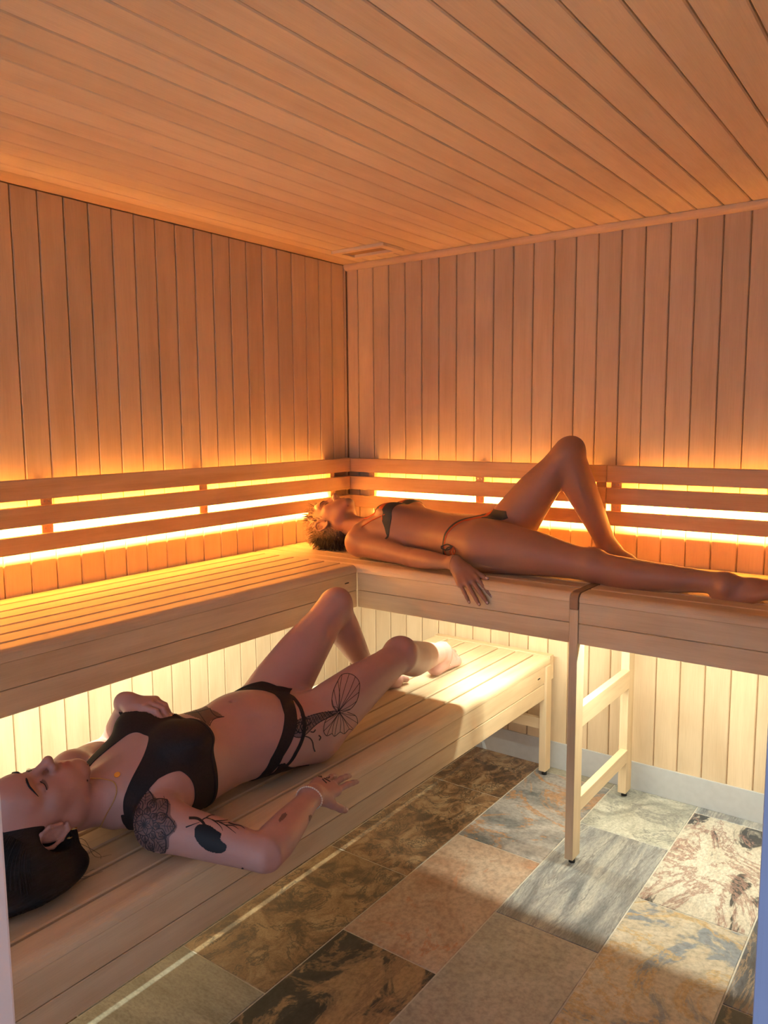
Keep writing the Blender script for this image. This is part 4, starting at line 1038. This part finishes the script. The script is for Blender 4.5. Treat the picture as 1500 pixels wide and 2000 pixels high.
# ================================================================== woman on the upper bench
def woman_back():
    root = empty('person', (.9, -.42, UT)); tag(root, 'woman with short blonde-brown hair in a striped bikini, lying on the back upper bench', 'person')
    T = Fr((1.0, -.405, 1.012), (0, -1, 0), (0, 0, 1), (-1, -.03, 0)); T.R = np.cross(T.F, T.U)
    th = math.radians(11)
    H = Fr((.254, -.425, 1.030), (0, -1, 0), (-math.sin(th), .02, math.cos(th)), (-math.cos(th), 0, -math.sin(th)))
    H.F = unit(H.F - (H.F @ H.U)*H.U); H.R = np.cross(H.F, H.U)
    p = torso(T, wid=.95, df=(0, 0, .0, -.002, .0, .004, .014, .022, .018, .012, .004, 0))
    for s in (-1, 1):
        p.append(EL(T(s*.072, .098, .402), (.056, .028, .054), T.ax(), .035))
        p.append(RC(T(s*.02, .02, .522), T(s*.130, -.012, .520), .026, .034, .04))
        p.append(RC(T(s*.012, .055, .520), T(s*.120, .030, .535), .009, .009, .025))
        p.append(EL(T(s*.085, -.042, -.03), (.072, .042, .085), T.ax(), .03))
    p.append(RC(T(0, -.008, .52), H(0, -.020, -.075), .050, .048, .03))
    p.append(RC(T(.018, .042, .535), H(.047, -.014, -.05), .009, .012, .02)); p.append(RC(T(-.018, .042, .535), H(-.047, -.014, -.05), .009, .012, .02))
    p += head(H, 1.02)
    up = V(0, 0, 1)
    hipR, hipL = V(1.005, -.485, 1.005), V(1.005, -.320, 1.010)
    knR, anR = V(1.425, -.470, .972), V(1.838, -.462, .958)
    knL, anL = V(1.256, -.292, 1.346), V(1.382, -.205, .985)
    p.append(limb_thigh(hipR, knR, V(0, 0, 1), 1.07)); p.append(limb_calf(knR, anR, V(0, 0, 1), 1.08)); p.append(EL(knR + V(.0, 0, .022), (.036, .034, .030), None, .03))
    p.append(limb_thigh(hipL, knL, V(-1, 0, .5), 1.05)); p.append(limb_calf(knL, anL, V(1, 0, .4), 1.14)); p.append(EL(knL + V(.012, 0, .016), (.034, .036, .036), None, .03))
    fR, nR = foot_p(anR + V(.006, 0, -.003), V(.90, -.05, .44), V(-.44, 0, .9), V(0, 1, 0), .98); fL, nL = foot_p(anL, V(1, .10, -.03), V(0, 0, 1), V(0, -1, 0), .96)
    p += fR + fL
    shR, elR, wrR = V(.487, -.545, .978), V(.762, -.590, .955), V(.992, -.640, .960)
    p.append(limb_uarm(shR, elR, up, 1.0)); p.append(EL(shR + V(-.004, -.004, .0), (.050, .046, .048), None, .03)); p.append(limb_farm(elR, wrR, V(0, -.3, 1), 1.0))
    hR, nHR = hand(wrR, V(.76, -.30, -.58), V(.30, -.72, .60), V(.6, .2, .5), [(4, 8, 5), (6, 10, 6), (8, 10, 6), (10, 12, 6)], 4, (28, 2, 4, 6), 1.0)
    p += hR
    shL, elL, wrL = V(.490, -.262, .985), V(.745, -.180, .965), V(.965, -.165, .962)
    p.append(limb_uarm(shL, elL, up, 1.0)); p.append(EL(shL, (.050, .046, .048), None, .03)); p.append(limb_farm(elL, wrL, up, 1.0))
    hL, nHL = hand(wrL, V(1, .05, -.1), V(0, 0, 1), V(0, -1, 0), [(10, 15, 10)]*4, 3, (35, 10, 10, 10), .95)
    p += hL
    p.append(EL(T(0, .100, .165), (.006, .012, .009), T.ax(), .006, True))
    verts, quads = mesh_field(p, HRES + .0002)
    nrm = vnormals(verts, quads)
    finish_body(root, verts, quads, SKIN_B, face_tint(H, (.12, .35, .3)))
    bvh = BVHTree.FromPolygons([tuple(v) for v in verts], [tuple(t) for t in quads.tolist()])
    r, f, u = T.loc(verts); ar = np.abs(r)
    m_, nt, b = nmat('striped_swim_fabric'); at = N(nt, 'ShaderNodeVertexColor', layer_name='tint'); nt.links.new(at.outputs[0], b.inputs['Base Color']); b.inputs['Roughness'].default_value = .7
    GREY, ORG = np.array([.042, .042, .040]), np.array([.50, .085, .022])
    def garment(name, s, off, stripe, label, parent=root):
        c = clip_cloth(verts, quads, nrm, s, off)
        if not c: return None
        me = to_mesh(name, *c, m_); rr, ff, uu = T.loc(c[0]); color_attr(me, 'tint', np.where(stripe(rr, ff, uu)[:, None], GREY, ORG))
        o = link_p(name, me, None, parent)
        if label: o['label'] = label
        return o
    arms = np.minimum(field(hR, verts), 1)
    s_cup = np.maximum.reduce([.366 - u, np.abs(ar - .072) - (.070 - np.clip(u - .366, 0, 1)*.42), -f])
    s_str = np.where(ar < .155, np.abs(u - .369) - .0035, .02)
    top = garment('bikini_top', np.minimum(s_cup, s_str), .0022, lambda a, b_, c: (c < .404) | ((c > .426) & (c < .446)), 'grey and orange striped triangle bikini top')
    a = np.arctan2(ar, f)*.105
    ust = np.interp(a, [0, .03, .06, .10, .14, .17, .20, .33], [.03, .034, .050, .082, .110, .118, .118, .11])
    s_main = np.abs(u - ust) - np.interp(a, [0, .04, .10, .15, .18, .33], [.022, .016, .011, .006, .0045, .03])
    s_pan = np.maximum.reduce([u - .045 - ar*.3, ar - np.interp(u, [-.14, -.065, 0, .05], [-.03, .003, .055, .09]), -.11 - u, f - .115])
    s_seat = np.where(f < -.03, np.maximum(u - .11, ar - np.interp(u, [-.14, -.06, 0, .11], [.03, .075, .11, .13])), .02)
    s_bot = np.maximum.reduce([np.minimum.reduce([s_main, s_pan, s_seat]), u - .2, -.13 - u, f - .13, ar - .172])
    garment('bikini_bottom', s_bot, .0022, lambda a_, b_, c: np.where((c < .012) & (np.abs(a_) < .06), True, c > np.interp(np.arctan2(np.abs(a_), b_)*.105, [0, .03, .06, .10, .14, .17, .20, .33], [.03, .034, .050, .082, .110, .118, .118, .11]) - .002), 'grey and orange bikini bottom tied at the hip')
    def strip_mat(): return plain('orange_cord', (.45, .08, .022), .7)
    CORD = strip_mat(); DK = plain('grey_cord', (.05, .047, .04), .7)
    def on_body(px, py, lift=.0015):
        loc, n_, i_, d_ = bvh.ray_cast(CAM, pix_ray(px, py)); return None if loc is None else np.array(loc) + np.array(n_)*lift
    # halter string up to the neck and hip bow
    pts = [on_body(x_, y_) for x_, y_ in ((752, 1004), (740, 1010), (728, 1016), (718, 1022), (706, 1030))]; pts = [q for q in pts if q is not None]
    if len(pts) > 3: link_p('halter_string', to_mesh('halter_string', *tube(spline(pts, 24), .0022, 6), CORD), None, top or root)
    h0 = on_body(886, 1068, .004)
    if h0 is not None:
        parts = []
        for (dx, dz, tw) in ((-.045, -.004, .010), (.004, -.030, .012), (-.030, -.016, .006), (.010, -.036, .004)):
            d_ = V(dx, -.006, dz); n_ = unit(np.cross(d_, V(0, -1, 0)))*tw
            loop = [h0, h0 + d_*.5 + n_, h0 + d_ + V(0, -.004, 0), h0 + d_*.5 - n_ + V(0, -.005, 0), h0] if tw > .008 else [h0, h0 + d_*.5 + n_, h0 + d_]
            parts.append(tube(spline(loop, 22), .0026, 6))
        for i_, pt in enumerate(parts): link_p('hip_tie', to_mesh('hip_tie', *pt, CORD if i_ % 2 else DK), None, root)
    ws = []
    e1 = unit(np.cross(wrR - elR, up)); e2 = unit(np.cross(e1, wrR - elR))
    for t in np.linspace(0, 2*math.pi, 22, endpoint=False):
        dv = e1*math.cos(t) + e2*math.sin(t); o_ = wrR + V(-.004, 0, 0); loc, n_, i_, d_ = bvh.ray_cast(Vector(o_ + dv*.05), Vector(-dv)); ws.append(np.array(loc) + np.array(n_)*.0008 if loc is not None else o_ + dv*.022)
    link_p('wrist_band', to_mesh('wrist_band', *tube(ws, .0014, 5, True), plain('tan_band', (.42, .22, .13), .6)), None, root)
    for n_ in nHR: nail_mesh(n_, NAIL, root, 'fingernail')
    # ---- hair: short cropped, dark underneath, blonde on top and in the fringe
    A = H.ax()
    hp = [EL(H(0, -.020, .034), (.078, .094, .086), A, .02), EL(H(0, -.055, -.03), (.066, .05, .06), A, .03), EL(H(0, .040, .086), (.046, .045, .030), A, .03),
          EL(H(0, .100, -.060), (.105, .098, .122), A, .012, True)]
    for s in (-1, 1): hp.append(EL(H(s*.086, .010, -.012), (.022, .028, .036), A, .008, True))
    hv, hq = mesh_field(hp, .0034)
    def hcol(P):
        rr, ff, uu = H.loc(P); t = np.clip((ff + .06)/.06, 0, 1); t2 = np.clip((uu - .055)/.05, 0, 1)
        base = np.array([.018, .012, .010])[None]*(1 - t[:, None]) + np.array([.50, .31, .16])[None]*t[:, None]
        return base*(1 - .75*t2[:, None]) + np.array([.62, .43, .24])[None]*.75*t2[:, None]
    HM = hair_mat('cropped_hair', [(.5, .5, .5), (1.25, 1.2, 1.15)], .5, (90, 260, 260), True)
    me = to_mesh('hair', hv, hq, HM); color_attr(me, 'tint', hcol(hv)); ho = link_p('hair', me, None, root); ho['label'] = 'short cropped hair, blonde above and dark at the nape'
    hn = vnormals(hv, hq); parts = []; cols = []
    idx = rng.choice(len(hv), 900, replace=False)
    for i in idx:
        q = hv[i]; n_ = hn[i]; rr, ff, uu = [x_[0] for x_ in H.loc(q[None])]
        if ff > .03 and uu < .055: continue
        flow = unit(-H.F*.5*(1 if ff < .02 else .2) - H.U*(.15 if uu < .03 else -.5) + n_*.35 + rng.normal(0, .22, 3) + (H.R*(.5 if rr > 0 else -.5) if ff > .02 else 0))
        L = rng.uniform(.018, .036); w_ = rng.uniform(.0012, .0024)
        pts = spline([q - n_*.003, q + flow*L*.5 + n_*.003, q + flow*L + n_*rng.uniform(-.004, .005)], 6)
        pts[:, 2] = np.maximum(pts[:, 2], UT + .001)
        tv, tf = tube(pts, np.linspace(w_, .0003, 6), 4); parts.append((tv, tf)); cc = hcol(q[None])[0]*rng.uniform(.6, 1.5); cols.append(np.repeat(np.clip(cc, 0, 1)[None], len(tv), 0))
    me = to_mesh('hair_tufts', *merge(parts), HM); color_attr(me, 'tint', np.concatenate(cols)); so = link_p('hair_tufts', me, None, root); so['kind'] = 'stuff'
    def on_skin(r_, u_, lift=.0005):
        loc, n_, i_, d_ = bvh.ray_cast(Vector(H(r_, .25, u_)), Vector(-H.F)); return np.array(loc) + np.array(n_)*lift if loc is not None else H(r_, .09, u_)
    BR = plain('brow_hair', (.06, .035, .02), .6)
    for s in (-1, 1):
        bp_ = [on_skin(s*x_, u_) for x_, u_ in ((.014, .020), (.024, .0225), (.036, .0235), (.046, .0195), (.053, .014))]
        link_p('eyebrow', to_mesh('eyebrow', *tube(spline(bp_, 16), np.interp(np.linspace(0, 1, 16), [0, .15, .6, 1], [.001, .0022, .0018, .0006]), 6), BR), None, root)
        lid = [on_skin(s*x_, -.0065 - .0015*math.cos((x_ - .032)/.014*1.4), .0004) for x_ in np.linspace(.018, .046, 10)]
        ls = [tube(lid, .001, 5)] + [tube([q_, q_ + H.F*.005 - H.U*.003], [.0006, .0002], 4) for q_ in lid[1:]]
        link_p('eyelashes', to_mesh('eyelashes', *merge(ls), BR), None, root)
    return root
woman_back()
